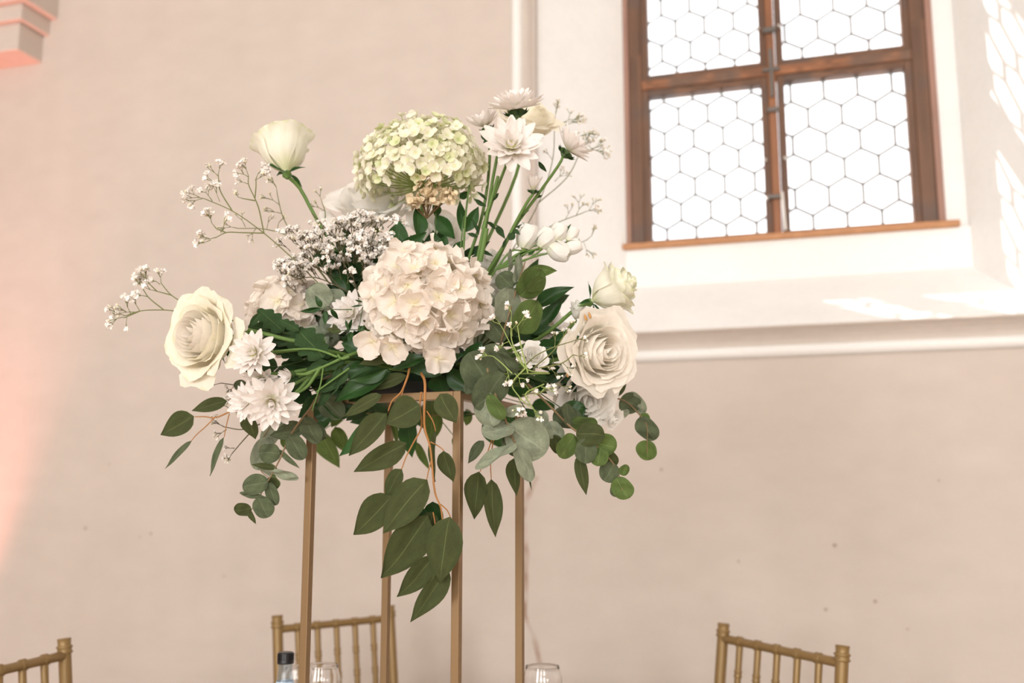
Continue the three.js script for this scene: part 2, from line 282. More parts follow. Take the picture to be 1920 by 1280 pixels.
// ---------------------------------------------------------------- the stepped corbel and the pink uplight below it
const onWall = (px, py, off = 0) => { const d = P(px, py, 1).sub(EYE), t = (WALL + off) / d.z; return EYE.clone().addScaledVector(d, t); };
{
  const c = thing('stone_corbel', 'stepped plaster corbel on the wall above the pink light', 'corbel', onWall(40, 120)); c.userData.kind = 'structure';
  const A = onWall(78, 118), B = onWall(92, 62), C = onWall(104, 32), xl = A.x - 0.62;
  const tiers = [[A.x, A.y, B.y - 0.012, 0.13], [A.x + 0.028, B.y - 0.012, C.y - 0.012, 0.155], [A.x + 0.062, C.y - 0.012, C.y + 0.16, 0.185], [A.x + 0.1, C.y + 0.16, C.y + 0.5, 0.22]];
  tiers.forEach(([x, y0, y1, d], i) => part('tier', box(xl - (x - A.x), x, y0, y1, WALL - 0.01, WALL + d, 0.006), plainWall, c));
}
{
  const at = V(-3.17, 0, -2.88);
  const u = thing('led_uplight', 'black floor uplight throwing pink light up the wall', 'uplight', at);
  const black = std({ color: 0x101012, roughness: 0.5 });
  part('housing', lathe([[0.001, 0.06], [0.075, 0.06], [0.08, 0.09], [0.08, 0.24], [0.086, 0.25], [0.08, 0.255], [0.072, 0.238], [0.001, 0.238]], 28, at), black, u);
  part('yoke', [box(at.x - 0.11, at.x - 0.1, 0.006, 0.18, at.z - 0.02, at.z + 0.02), box(at.x + 0.1, at.x + 0.11, 0.006, 0.18, at.z - 0.02, at.z + 0.02), box(at.x - 0.11, at.x + 0.11, 0, 0.006, at.z - 0.06, at.z + 0.06), tube([V(at.x - 0.11, 0.16, at.z), V(at.x + 0.11, 0.16, at.z)], [0.008], 8)], black, u);
  part('lamp_lens', lathe([[0.001, 0.243], [0.07, 0.240]], 24, at), std({ color: 0xff8c7c, emissive: new THREE.Color(1, 0.36, 0.28), emissiveIntensity: 3, roughness: 0.4 }), u, 'glowing pink lens');
  const s = new THREE.SpotLight(new THREE.Color(1, 0.30, 0.24), 20, 0, 0.44, 0.9, 2);
  s.position.set(at.x, 0.262, at.z); s.target.position.set(at.x - 0.02, 3.0, at.z - 0.14); s.castShadow = true; s.shadow.radius = 3; scene.add(s, s.target);
}

// ---------------------------------------------------------------- the table, what stands on it, the chairs
const TABLE = V(-0.6, 0, -1.5), TOP = 0.752;
const gold = std({ color: 0x846a4a, metalness: 0.45, roughness: 0.42 });
{
  const t = thing('banquet_table', 'round banquet table under the white cloth', 'table', TABLE.clone());
  const wood = std({ color: 0xb39a78, roughness: 0.6 });
  part('tabletop', lathe([[0.001, 0.72], [0.78, 0.72], [0.785, 0.733], [0.78, 0.746], [0.001, 0.746]], 56, TABLE), wood, t);
  for (const [sx, sz] of [[-1, -1], [-1, 1], [1, -1], [1, 1]]) part('leg', tube([V(TABLE.x + sx * 0.42, 0, TABLE.z + sz * 0.42), V(TABLE.x + sx * 0.40, 0.72, TABLE.z + sz * 0.40)], [0.018], 10), std({ color: 0x55565a, metalness: 0.7, roughness: 0.4 }), t);
  const cloth = sheet((u, v) => {
    const a = u * Math.PI * 2; if (v < 0.4) { const r = 0.788 * v / 0.4; return [TABLE.x + r * Math.cos(a), TOP, TABLE.z + r * Math.sin(a)]; }
    const k = (v - 0.4) / 0.6, r = 0.788 + 0.006 * Math.min(1, k * 20) + k * (0.012 + 0.022 * Math.sin(a * 15 + Math.sin(a * 4) * 1.3)); return [TABLE.x + r * Math.cos(a), TOP - k * 0.235 - (k > 0 ? 0.002 : 0), TABLE.z + r * Math.sin(a)];
  }, 180, 12);
  const c = part('tablecloth', cloth, std({ color: 0xf1eee9, roughness: 0.9 }), null); c.name = numbered('tablecloth'); c.userData = { label: 'white cloth draped over the round banquet table', category: 'tablecloth' };
}
// gold metal flower stand: four square legs, two square rings, a clear plate
const STAND = { x: -0.6, z: -1.5, s: 0.25, turn: -5 * Math.PI / 180, top: 0 };
STAND.top = P(760, 739, 1.5).y;
const standPoint = (a, b, y) => V(STAND.x + STAND.s / 2 * (a * Math.cos(STAND.turn) + b * Math.sin(STAND.turn)), y, STAND.z + STAND.s / 2 * (-a * Math.sin(STAND.turn) + b * Math.cos(STAND.turn)));
{
  const st = thing('flower_stand', 'tall gold metal flower stand carrying the white bouquet', 'stand', V(STAND.x, TOP, STAND.z)), w = 0.0062;
  const bar = (a, b, half) => { // square bar between two points
    const d = b.clone().sub(a), L = d.length(), g = new RoundedBoxGeometry(half * 2, L, half * 2, 1, 0.0012), q = new THREE.Quaternion();
    if (Math.abs(d.y) > 0.9 * L) q.setFromAxisAngle(V(0, 1, 0), STAND.turn); else { const y = d.clone().normalize(), x = V(0, 1, 0), z = x.clone().cross(y); q.setFromRotationMatrix(new THREE.Matrix4().makeBasis(x, y, z)); }
    return g.applyQuaternion(q).translate((a.x + b.x) / 2, (a.y + b.y) / 2, (a.z + b.z) / 2);
  };
  const c = [[-1, 1], [1, 1], [1, -1], [-1, -1]];
  c.forEach(([a, b], i) => {
    part('leg', bar(standPoint(a, b, TOP + 0.0005), standPoint(a, b, STAND.top), w), gold, st);
    const n = c[(i + 1) % 4], k = 1 - 2 * w / STAND.s;
    const e = (p, q, y) => standPoint(p[0] * (p[0] === q[0] ? 1 : k), p[1] * (p[1] === q[1] ? 1 : k), y);
    part('top_rail', bar(e([a, b], n, STAND.top - w), e(n, [a, b], STAND.top - w), w), gold, st);
    part('base_rail', bar(e([a, b], n, TOP + w + 0.001), e(n, [a, b], TOP + w + 0.001), w), gold, st);
  });
  const h = STAND.s / 2 - 0.0065, pl = new THREE.BoxGeometry(h * 2, 0.004, h * 2).rotateY(STAND.turn).translate(STAND.x, STAND.top - 0.010, STAND.z);
  part('plate', pl, phys({ color: 0xf2f5f4, transmission: 1, thickness: 0.004, roughness: 0.05, ior: 1.49 }), st, 'clear plate inside the upper ring');
}
// dark floral foam in a shallow tray on the plate
{
  const y = STAND.top - 0.0075, f = thing('floral_foam', 'dark block of floral foam hidden under the flowers', 'foam', V(STAND.x, y, STAND.z));
  part('tray', lathe([[0.001, 0], [0.09, 0], [0.1, 0.028], [0.097, 0.029], [0.087, 0.004], [0.001, 0.004]], 32, V(STAND.x, y, STAND.z)), std({ color: 0x0c0e0d, roughness: 0.5 }), f, 'black plastic tray');
  part('block', new RoundedBoxGeometry(0.125, 0.1, 0.125, 3, 0.02).translate(STAND.x, y + 0.0545, STAND.z), std({ color: 0x10240f, roughness: 1 }), f);
}
const FOAM = V(STAND.x, STAND.top + 0.045, STAND.z);

// water bottle and wine glasses
const clear = phys({ color: 0xffffff, transmission: 1, thickness: 0.0013, roughness: 0.02, ior: 1.5 });
{
  const b0 = P(536, 1222, 1.8), y = b0.y, at = V(b0.x, TOP, b0.z), h = y - TOP, b = thing('water_bottle', 'small clear glass bottle with a black screw cap', 'bottle', at);
  part('glass_body', lathe([[0.001, 0.003], [0.024, 0.001], [0.028, 0.006], [0.028, h - 0.085], [0.025, h - 0.074], [0.0150, h - 0.052], [0.0128, h - 0.030], [0.0125, h - 0.018], [0.0125, h - 0.004]], 32, at), phys({ color: 0xdfe6ea, transmission: 0.9, thickness: 0, roughness: 0.05, ior: 1.5 }), b);
  part('label', lathe([[0.0284, 0.02], [0.0284, h - 0.092]], 32, at), std({ color: 0xa9c3dd, roughness: 0.5 }), b, 'pale blue paper label');
  part('neck_label', lathe([[0.0252, h - 0.0735], [0.0160, h - 0.0535], [0.0150, h - 0.0505]], 32, at), std({ color: 0xb7cfe6, roughness: 0.5 }), b, 'pale blue neck label');
  const ridges = []; for (let k = 0; k < 22; k++) { const a = k / 22 * 2 * Math.PI; ridges.push(box(-0.0007, 0.0007, h - 0.014, h - 0.002, 0.0138, 0.0150).rotateY(a).translate(at.x, at.y, at.z)); }
  const cap = part('cap', lathe([[0.0150, h - 0.020], [0.0154, h - 0.015], [0.0142, h - 0.0145], [0.0142, h - 0.002], [0.0128, h], [0.001, h]], 32, at), std({ color: 0x0b0c10, roughness: 0.35 }), b, 'black screw cap');
  part('ridge', ridges, std({ color: 0x0b0c10, roughness: 0.35 }), cap);
}
function glass(px, py, d, rim, label) {
  const p = P(px, py, d), at = V(p.x, TOP, p.z), h = p.y - TOP, g = thing('wine_glass', label, 'glass', at), bowl = h * 0.52, R = rim;
  const prof = []; for (let i = 0; i <= 12; i++) { const t = i / 12; prof.push([Math.max(0.004, R * (0.12 + 1.12 * Math.sin(Math.min(1, t * 1.25) * Math.PI / 2)) * (1 - 0.20 * smooth(0.55, 1, t))), h - bowl + bowl * t]); }
  part('bowl', lathe([...prof, ...prof.map(([r, y]) => [Math.max(0.001, r - 0.0013), y + 0.0004]).reverse()], 40, at), clear, g);
  part('stem', lathe([[0.0035, 0.006], [0.003, 0.02], [0.003, h - bowl - 0.004], [0.005, h - bowl + 0.002]], 16, at), clear, g);
  part('foot', lathe([[0.001, 0.0005], [0.034, 0.0005], [0.034, 0.002], [0.006, 0.006], [0.001, 0.007]], 32, at), clear, g);
}
glass(603, 1246, 1.85, 0.031, 'clear wine glass standing by the small bottle');
glass(557, 1250, 2.02, 0.024, 'narrow clear glass half hidden by the bottle');
glass(1017, 1248, 1.85, 0.032, 'clear wine glass standing alone past the stand legs');

// gold ballroom chairs with turned spindles
function turned(a, b, r, rings) {                                          // a round bar from a to b with bamboo rings at the given fractions
  const L = a.distanceTo(b), prof = [[0.001, 0], [r, 0]];
  for (const t of rings) prof.push([r * 0.92, L * t - 0.011], [r * 1.02, L * t - 0.010], [r * 1.22, L * t - 0.007], [r * 1.02, L * t - 0.0035], [r * 1.02, L * t + 0.0005], [r * 1.22, L * t + 0.004], [r * 1.02, L * t + 0.007], [r * 0.92, L * t + 0.008]);
  prof.push([r, L], [0.001, L]);
  return lathe(prof, 12).applyQuaternion(new THREE.Quaternion().setFromUnitVectors(V(0, 1, 0), b.clone().sub(a).normalize())).translate(a.x, a.y, a.z);
}
const chairGold = std({ color: 0x8c7248, metalness: 0.3, roughness: 0.42 });
function chair(pa, pb, label) {                                            // the tops of its two back posts, as seen from the table side
  const mid = pa.clone().add(pb).multiplyScalar(0.5), W = pa.distanceTo(pb), H = 0.92;
  const out = V(mid.x - TABLE.x, 0, mid.z - TABLE.z).normalize(), side = pb.clone().sub(pa).setY(0).normalize();
  const back = side.clone().cross(V(0, 1, 0)); if (back.dot(out) < 0) back.negate();
  const c = thing('ballroom_chair', label, 'chair', V(mid.x, 0, mid.z), 'gold chairs round the table');
  const at = (s, y, f) => V(mid.x, 0, mid.z).addScaledVector(side, s).addScaledVector(back, -f).setY(y);   // s across, f forward of the back
  const lean = (y) => y > 0.45 ? 0.06 * (1 - (y - 0.45) / 0.47) : 0.06 - 0.03 * (1 - y / 0.45);
  for (const s of [-1, 1]) {
    part('back_post', [turned(at(s * W / 2, 0, lean(0)), at(s * W / 2, 0.45, lean(0.45)), 0.0155, [0.3, 0.7]), turned(at(s * W / 2, 0.44, lean(0.45)), at(s * W / 2, H, 0), 0.0145, [0.45, 0.955])], chairGold, c);
    part('front_leg', turned(at(s * (W / 2 + 0.005), 0, 0.45), at(s * (W / 2 - 0.005), 0.44, 0.43), 0.0155, [0.3, 0.7]), chairGold, c);
    for (const y of [0.16, 0.28]) part('side_stretcher', turned(at(s * W / 2, y, 0.04), at(s * W / 2, y, 0.44), 0.009, [0.5]), chairGold, c);
  }
  for (const [y, f] of [[0.2, 0.44], [0.22, 0.045]]) part('stretcher', turned(at(-W / 2, y, f), at(W / 2, y, f), 0.009, [0.33, 0.66]), chairGold, c);
  const rail = (y, r) => part('back_rail', turned(at(-W / 2, y, lean(y)), at(W / 2, y, lean(y)), r, [1 / 6, 2 / 6, 3 / 6, 4 / 6, 5 / 6]), chairGold, c);
  rail(0.885, 0.0105); rail(0.70, 0.0095); rail(0.60, 0.0095);
  for (let k = 1; k <= 5; k++) { const s = -W / 2 + W * k / 6; part('spindle', turned(at(s, 0.70, lean(0.70)), at(s, 0.885, lean(0.885)), 0.0082, [0.3, 0.62]), chairGold, c); }
  const frame = (x0, x1, f0, f1, y0, y1, r) => { const g = new RoundedBoxGeometry(x1 - x0, y1 - y0, f1 - f0, 3, r), m = new THREE.Matrix4().makeBasis(side, V(0, 1, 0), side.clone().cross(V(0, 1, 0))), q = at((x0 + x1) / 2, (y0 + y1) / 2, (f0 + f1) / 2); return g.applyMatrix4(m).translate(q.x, q.y, q.z); };
  part('seat', frame(-0.21, 0.21, 0.04, 0.46, 0.425, 0.45, 0.01), chairGold, c);
  part('cushion', frame(-0.19, 0.19, 0.06, 0.44, 0.45, 0.49, 0.018), std({ color: 0xefeae2, roughness: 0.9 }), c, 'ivory seat cushion');
}
const PT = (x, z) => V(x, 0.92, z);
chair(PT(-1.331, -2.353), PT(-1.148, -2.656), 'gold spindle back chair behind the stand legs and small bottle');
chair(PT(-0.209, -2.511), PT(0.055, -2.211), 'gold spindle back chair standing below the window recess');
chair(PT(-1.555, -1.841), PT(-1.525, -1.442), 'gold spindle back chair on the pink light side of the table');

// ---------------------------------------------------------------- leaves
// a leaf of length 1 along y and width 1 along x; w(t) is its half width, bend and fold shape it
function leafShape(w, { bend = 0.12, fold = 0.10, wave = 0.02, nu = 6, nv = 9, k = 0, even = false } = {}) {
  return sheet((u, v0) => { const v = even ? (1 - Math.cos(Math.PI * v0)) / 2 : v0, s = u * 2 - 1, h = Math.max(0.004, w(v)), x = s * h * (1 + 0.07 * Math.sin(v * 5 + k * 2 + s * 2)) + 0.03 * Math.sin(v * 4 + k); return [x, v, -bend * v * v + fold * Math.abs(s) * h + wave * Math.sin(v * 9 + s * 3 + k)]; }, nu, nv);
}
const ovate = (t) => 0.5 * Math.pow(Math.sin(Math.PI * Math.pow(t, 0.72)), 0.82) * (1 - 0.25 * smooth(0.72, 1, t));
const lance = (t) => 0.5 * Math.pow(Math.sin(Math.PI * Math.pow(t, 0.85)), 1.05);
const round = (t) => 0.5 * Math.sqrt(Math.max(0, 1 - Math.pow(Math.abs(2 * t - 1), 2.3)));
const lobed = (t) => 0.5 * Math.pow(Math.sin(Math.PI * Math.pow(t, 0.8)), 0.6) * (0.62 + 0.38 * Math.abs(Math.sin(t * Math.PI * 3.5)));
const LEAF = {
  ovate: [0.05, 0.12, 0.2].map((b, k) => leafShape(ovate, { bend: b, fold: 0.06 + 0.05 * k, wave: 0.014, k, nv: 10 })),
  lance: [0.05, 0.16, 0.26].map((b, k) => leafShape(lance, { bend: b, fold: 0.22, wave: 0.012, k })),
  round: [0.03, 0.12, 0.22].map((b, k) => leafShape(round, { bend: b, fold: 0.10 - 0.07 * k, wave: 0.035, k, nu: 8, nv: 14, even: true })),
  lobed: [0.10, 0.22].map((b, k) => leafShape(lobed, { bend: b, fold: 0.16, wave: 0.02, k, nv: 24 })),
};
// leaf blades: a pale midrib, side veins, mottled bloom
function leafMap(a, rib, veinK, mottle, s, silver = 0) {
  return texture(128, 256, (u, v) => {
    const x = Math.abs(u - 0.5), n = (fbm(u, v, 6, s) - 0.5) * mottle + (fbm(u, v, 40, s + 3) - 0.5) * mottle * 0.7;
    const side = Math.abs((((v * 7 - x * 5.5) % 1) + 1) % 1 - 0.5), vein = Math.max(1 - smooth(0.006, 0.022, x), (1 - smooth(0.02, 0.06, side)) * veinK);
    return [0, 1, 2].map((k) => lerp(a[k] * (1 + n) + silver * n * 40, rib[k], vein * 0.85));
  });
}
const leafMat = (map, rough, trans, extra = {}) => phys({ map, roughness: rough, transmission: trans, thickness: 0, specularIntensity: 0.55, ...extra });
const olive = leafMat(leafMap([64, 72, 36], [102, 110, 66], 0.10, 0.22, 1), 0.8, 0.2);
const dusty = leafMat(leafMap([134, 142, 120], [160, 166, 146], 0.16, 0.26, 5, 0.3), 0.9, 0.16);
const dustyDark = leafMat(leafMap([82, 92, 66], [114, 122, 96], 0.16, 0.3, 9, 0.3), 0.85, 0.16);
const fresh = leafMat(leafMap([92, 114, 56], [128, 146, 88], 0.14, 0.24, 13), 0.85, 0.38);
const glossy = leafMat(leafMap([36, 66, 28], [64, 92, 48], 0.10, 0.25, 17), 0.4, 0);
const ruscus = leafMat(leafMap([44, 84, 32], [80, 116, 58], 0.05, 0.2, 21), 0.75, 0.28, { clearcoat: 0.25, clearcoatRoughness: 0.35 });
const mumLeaf = leafMat(leafMap([44, 70, 34], [92, 114, 68], 0.22, 0.25, 25), 0.85, 0.2);
const stemGreen = std({ color: 0x5a7836, roughness: 0.6 }), stemDark = std({ color: 0x3e5626, roughness: 0.65 }), stemOrange = std({ color: 0xa4713c, roughness: 0.6 }), stemBrown = std({ color: 0x7d6748, roughness: 0.7 }), stemPale = std({ color: 0x93a65c, roughness: 0.6 });

// puts a shared shape so that it runs from b to t, is w wide and turns its face by roll about its own length (0 faces the camera)
function lay(shape, mat, parent, name, b, t, w, roll = 0) {
  const y = t.clone().sub(b), L = y.length(); y.normalize();
  let z = VIEW.clone().addScaledVector(y, -VIEW.dot(y)); if (z.lengthSq() < 1e-4) z = UPV.clone().addScaledVector(y, -UPV.dot(y)); z.normalize().applyAxisAngle(y, roll);
  const x = y.clone().cross(z), m = lit(new THREE.Mesh(shape, mat)); m.name = name;
  m.quaternion.setFromRotationMatrix(new THREE.Matrix4().makeBasis(x, y, z)); m.scale.set(w, L, L); m.position.copy(b).sub(originOf(parent)); parent.add(m); return m;
}
const pick = (a) => a[Math.floor(rnd() * a.length)];
// leaves given as [base px, base py, tip px, tip py, width px, depth, roll, lean of the tip towards the camera in m, kind, material]
function leaves(parent, list, kind, mat, depth) {
  for (const [bx, by, tx, ty, w, dd = 0, roll = rr(-0.35, 0.35), lean = rr(-0.012, 0.012), k2, m2] of list) {
    const d = depth + dd, b = P(bx, by, d), t = P(tx, ty, d - lean), sh = LEAF[k2 ?? kind];
    lay(pick(sh), m2 ?? mat, parent, 'leaf', b, t, mm(w, d) * (sh === LEAF.round ? rr(0.9, 1.12) : 1), roll + (sh === LEAF.round ? rr(-0.55, 0.55) : 0));
  }
}
const stemPx = (pts, d, r, sides = 6) => tube(curve(pts.map(([x, y, dd = 0]) => P(x, y, d + dd)), Math.max(6, pts.length * 5)), r, sides);
function branch(label, base, name = 'eucalyptus_branch', cat = 'branch', group = 'greenery in the bouquet') { return thing(name, label, cat, base, group); }

{ // seeded eucalyptus hanging over the rail in the middle
  const d = 1.37, b = branch('long trailing eucalyptus branch with olive leaves hanging down between the stand legs', P(797, 722, d));
  part('stem', [stemPx([[790, 700, 0.06], [797, 722], [796, 800], [807, 840], [816, 925], [826, 950], [830, 977]], d, [0.0022, 0.0011]), stemPx([[807, 828], [822, 836], [833, 845]], d, [0.001, 0.0007]), stemPx([[826, 945], [838, 956], [845, 970]], d, [0.001, 0.0007]), stemPx([[809, 862], [804, 880], [800, 899]], d, [0.001, 0.0007]), stemPx([[800, 770], [812, 790], [817, 808]], d, [0.001, 0.0007]), stemPx([[812, 960], [816, 985], [812, 1040]], d + 0.004, [0.001, 0.0007])], stemOrange, b, 'thin orange stem');
  leaves(b, [[801, 899, 716, 999, 66, -0.006, 0.1], [804, 967, 713, 1093, 74, 0.002, -0.15], [845, 969, 818, 1096, 70, -0.01, 0.2], [815, 1042, 747, 1126, 50, 0.006], [842, 1066, 770, 1170, 44, 0.012, -0.2], [812, 940, 820, 990, 40, 0.02, 0.5, 0, 'ovate', glossy], [806, 962, 757, 990, 40, 0.02, 0.3, 0, 'ovate', glossy], [817, 806, 806, 902, 23, 0.008, 0.9], [832, 845, 846, 906, 38, 0.004, 0.5], [812, 960, 800, 1000, 34, 0.014, 0.2]], 'ovate', olive, d);
}
{
  const d = 1.38, b = branch('eucalyptus branch with broad olive leaves hanging over the front rail', P(764, 705, d));
  part('stem', [stemPx([[768, 690, 0.05], [762, 712], [752, 735], [735, 752], [728, 770]], d, [0.0018, 0.0008]), stemPx([[790, 735, 0.01], [787, 760], [790, 800], [775, 830], [762, 855], [753, 879]], d, [0.0016, 0.0008]), stemPx([[762, 712], [754, 738], [752, 748]], d, [0.0009, 0.0007])], stemOrange, b, 'thin orange stem');
  leaves(b, [[788, 760, 722, 792, 60, -0.012, 0.1, 0.01], [726, 776, 648, 853, 46, 0, 0.2], [724, 790, 628, 850, 40, 0.012, 0.4, 0, 'ovate', ruscus], [763, 831, 662, 887, 46, 0.004, -0.2], [753, 879, 720, 937, 35, 0.006, 0.35], [737, 930, 656, 1006, 60, 0.003, 0.1], [716, 740, 642, 780, 27, 0.006, 0.3], [825, 738, 854, 793, 46, -0.02, 0.15, 0.012]], 'ovate', olive, d);
}
{
  const d = 1.44, b = branch('short eucalyptus twig with two narrow pointed leaves beside the stand leg', P(912, 850, d));
  part('stem', [stemPx([[930, 800, 0.05], [915, 845], [900, 884]], d, [0.001, 0.0007]), stemPx([[930, 800, 0.05], [920, 862], [921, 900]], d, [0.001, 0.0007])], stemOrange, b);
  leaves(b, [[899, 884, 884, 975, 44, 0, 0.25], [921, 898, 930, 1008, 38, -0.004, -0.3], [907, 826, 876, 868, 24, 0.01, 0.5, 0, 'ovate', dustyDark], [965, 858, 962, 930, 30, 0.01, 0.5], [990, 880, 997, 922, 4, 0.012, 0]], 'ovate', olive, d);
}
{ // silver dollar cluster over the stand corner
  const d = 1.40, b = branch('silver eucalyptus branch with large round dusty leaves drooping past the gold rail', P(935, 760, d));
  part('stem', [stemPx([[905, 660, 0.03], [925, 730], [947, 785], [967, 832], [985, 850]], d, [0.0022, 0.001])], stemBrown, b);
  leaves(b, [[880, 660, 925, 735, 66, 0.004, 0.2, 0, 'round', dustyDark], [905, 650, 945, 700, 56, 0.02, 0.1, 0, 'round', dustyDark], [945, 700, 898, 768, 66, -0.006, -0.2, 0.01, 'round', dustyDark], [905, 735, 925, 800, 56, -0.003, 0.25, 0.01, 'round', dusty], [915, 740, 945, 785, 36, -0.012, 0.1, 0.015, 'round', fresh], [955, 795, 1024, 850, 72, 0.003, 0.15, 0, 'round', dusty], [962, 800, 905, 812, 56, 0.0, 0.6, 0.02, 'round', dusty], [945, 776, 979, 766, 20, -0.014, 0.2, 0.02, 'round', dusty], [970, 834, 890, 876, 34, -0.02, 0.45, 0.02, 'round', dusty], [969, 836, 1003, 898, 38, -0.016, -0.5, 0.01, 'round', dusty], [948, 812, 985, 850, 46, 0.016, 0.3, 0, 'round', dustyDark], [900, 690, 868, 735, 44, 0.016, 0.5, 0, 'round', dustyDark], [935, 660, 962, 705, 40, 0.018, 0.3, 0, 'round', dustyDark]], 'round', dusty, d);
}
{ // dusty leaves above right of the big hydrangea
  const d = 1.46, b = branch('silver eucalyptus sprig of cupped round leaves next to the big hydrangea', P(960, 590, d));
  part('stem', [stemPx([[930, 680, 0.06], [945, 620], [960, 570], [975, 520], [985, 490]], d, [0.002, 0.0009])], stemBrown, b);
  leaves(b, [[975, 555, 1015, 505, 58, 0, 0.15, 0.01, 'round', fresh], [990, 545, 1020, 520, 36, -0.012, 0.4, 0.01, 'round', fresh], [965, 530, 980, 478, 28, 0.002, 0.8, 0, 'round', dusty], [992, 506, 1045, 509, 24, 0.012, 0.2, 0, 'ovate', fresh], [948, 605, 958, 540, 60, -0.002, 0.2, 0.01, 'round', dusty], [968, 622, 1014, 572, 54, -0.006, 0.1, 0.012, 'round', fresh], [960, 540, 936, 512, 40, 0.01, 0.4, 0, 'round', dustyDark], [938, 605, 920, 548, 18, -0.004, 0.9, 0, 'round', dusty], [945, 640, 918, 600, 48, 0.012, 0.2, 0, 'round', dustyDark], [985, 520, 1000, 560, 40, 0.02, 0.2, 0, 'round', dusty], [955, 510, 965, 468, 26, 0.016, 0.7, 0, 'round', dusty]], 'round', dusty, d);
}
{ // trailing branch on the window side
  const d = 1.45, b = branch('trailing eucalyptus branch with bright green round leaves ending below the cream rose', P(1040, 770, d));
  part('stem', [stemPx([[990, 720, 0.06], [1040, 770, 0.02], [1070, 800], [1100, 822], [1128, 845], [1152, 872], [1165, 905], [1166, 922]], d, [0.002, 0.0008])], stemBrown, b);
  leaves(b, [[1040, 770, 1085, 800, 48, 0.02, 0.3, 0, 'round', dustyDark], [1068, 800, 1062, 755, 40, 0.006, 0.3, 0, 'round', dustyDark], [1070, 790, 1120, 800, 44, 0.012, 0.2, 0, 'round', fresh], [1080, 812, 1132, 815, 46, -0.006, 0.2, 0.01, 'round', olive], [1078, 815, 1052, 858, 44, 0, 0.1, 0.008, 'round', fresh], [1100, 822, 1098, 868, 42, -0.008, 0.2, 0.01, 'round', dustyDark], [1105, 825, 1156, 840, 42, 0, 0.2, 0, 'round', fresh], [1128, 838, 1118, 872, 36, -0.004, 0.3, 0.01, 'round', fresh], [1130, 845, 1150, 878, 34, 0.004, 0.4, 0, 'round', olive], [1152, 868, 1132, 902, 36, 0, 0.2, 0, 'round', dustyDark], [1160, 885, 1181, 878, 22, -0.004, 0.1, 0, 'round', fresh], [1156, 895, 1178, 935, 36, -0.002, 0.2, 0, 'round', fresh], [1165, 905, 1146, 928, 26, 0.006, 0.4, 0, 'round', dustyDark], [1086, 852, 1098, 929, 26, 0.004, 0.25, 0, 'ovate', olive], [1030, 790, 1050, 825, 36, 0.016, 0.2, 0, 'round', dusty], [1020, 770, 1008, 812, 34, 0.02, 0.3, 0, 'round', dusty], [1040, 815, 1045, 852, 30, 0.014, 0.4, 0, 'round', olive], [1050, 775, 1098, 765, 36, 0.026, 0.2, 0, 'round', glossy]], 'round', dusty, d);
}
{
  const d = 1.60, b = branch('slender eucalyptus tip with paired grey green leaves beyond the cream rose', P(1140, 742, d));
  part('stem', [stemPx([[1085, 715, 0.04], [1140, 742], [1172, 752], [1200, 778], [1212, 795], [1213, 850]], d, [0.0016, 0.0007])], stemBrown, b);
  leaves(b, [[1146, 744, 1178, 704, 24, 0, 0.2, 0, 'ovate', olive], [1163, 748, 1200, 765, 46, 0, 0.1, 0, 'round', dustyDark], [1180, 735, 1206, 778, 30, 0.004, 0.7, 0, 'round', dusty], [1200, 782, 1225, 828, 36, 0, 0.1, 0, 'round', dustyDark], [1210, 825, 1214, 864, 36, 0.002, 0.1, 0, 'round', fresh], [1212, 792, 1206, 774, 18, 0.004, 0.3, 0, 'round', fresh], [1180, 770, 1158, 782, 14, 0, 0.4, 0, 'round', dusty]], 'round', dusty, d);
}
{ // hanging branch on the pink light side
  const d = 1.50, b = branch('hanging eucalyptus branch with dark round paired leaves beside the stand corner', P(580, 767, d));
  part('stem', [stemPx([[615, 720, 0.05], [580, 767], [545, 815], [525, 860], [505, 897], [488, 928], [472, 955]], d, [0.002, 0.0007])], stemBrown, b);
  leaves(b, [[562, 790, 608, 825, 50, 0, 0.2, 0, 'round', dustyDark], [570, 782, 590, 832, 40, -0.004, 0.5, 0.008, 'round', dustyDark], [572, 805, 502, 812, 36, 0.006, 0.4, 0, 'ovate', dustyDark], [543, 814, 568, 862, 36, -0.003, 0.3, 0, 'round', dustyDark], [526, 850, 485, 849, 38, -0.002, 0.15, 0, 'round', dustyDark], [522, 842, 561, 879, 12, 0, 0.2, 0, 'ovate', dustyDark], [520, 878, 470, 869, 13, 0, 0.3, 0, 'ovate', olive], [511, 882, 558, 900, 22, -0.002, 0.2, 0, 'round', dusty], [503, 905, 453, 910, 38, -0.002, 0.1, 0, 'round', dustyDark], [503, 904, 517, 948, 22, 0.002, 0.4, 0, 'round', dustyDark], [496, 932, 449, 924, 12, 0, 0.2, 0, 'round', dustyDark], [485, 931, 503, 970, 36, -0.002, 0.2, 0, 'round', dustyDark], [471, 953, 438, 960, 28, 0, 0.1, 0, 'round', olive], [468, 955, 477, 984, 13, 0.002, 0.3, 0, 'ovate', olive], [505, 895, 512, 920, 30, 0.01, 0.1, 0, 'round', olive], [590, 760, 632, 778, 40, 0.012, 0.3, 0, 'round', glossy], [600, 740, 640, 785, 50, 0.004, 0.3, 0, 'round', dustyDark], [612, 730, 652, 782, 44, 0.014, 0.2, 0, 'round', glossy]], 'round', dustyDark, d);
}
{
  const d = 1.62, b = branch('pale grey eucalyptus twig hanging behind the dark paired leaves', P(500, 800, d));
  part('stem', stemPx([[700, 690, 0.01], [620, 705, 0.02], [560, 740, 0.03], [515, 790], [490, 830], [488, 880], [520, 905]], d, [0.0015, 0.0007]), stemBrown, b);
  leaves(b, [[530, 790, 485, 830, 46, 0, 0.2], [505, 820, 478, 880, 40, 0, 0.3], [490, 860, 510, 895, 34, 0, 0.1], [530, 815, 545, 845, 26, 0, 0.3, 0, 'round', fresh], [510, 890, 522, 912, 20, 0, 0.3, 0, 'round', fresh]], 'round', dusty, d);
}
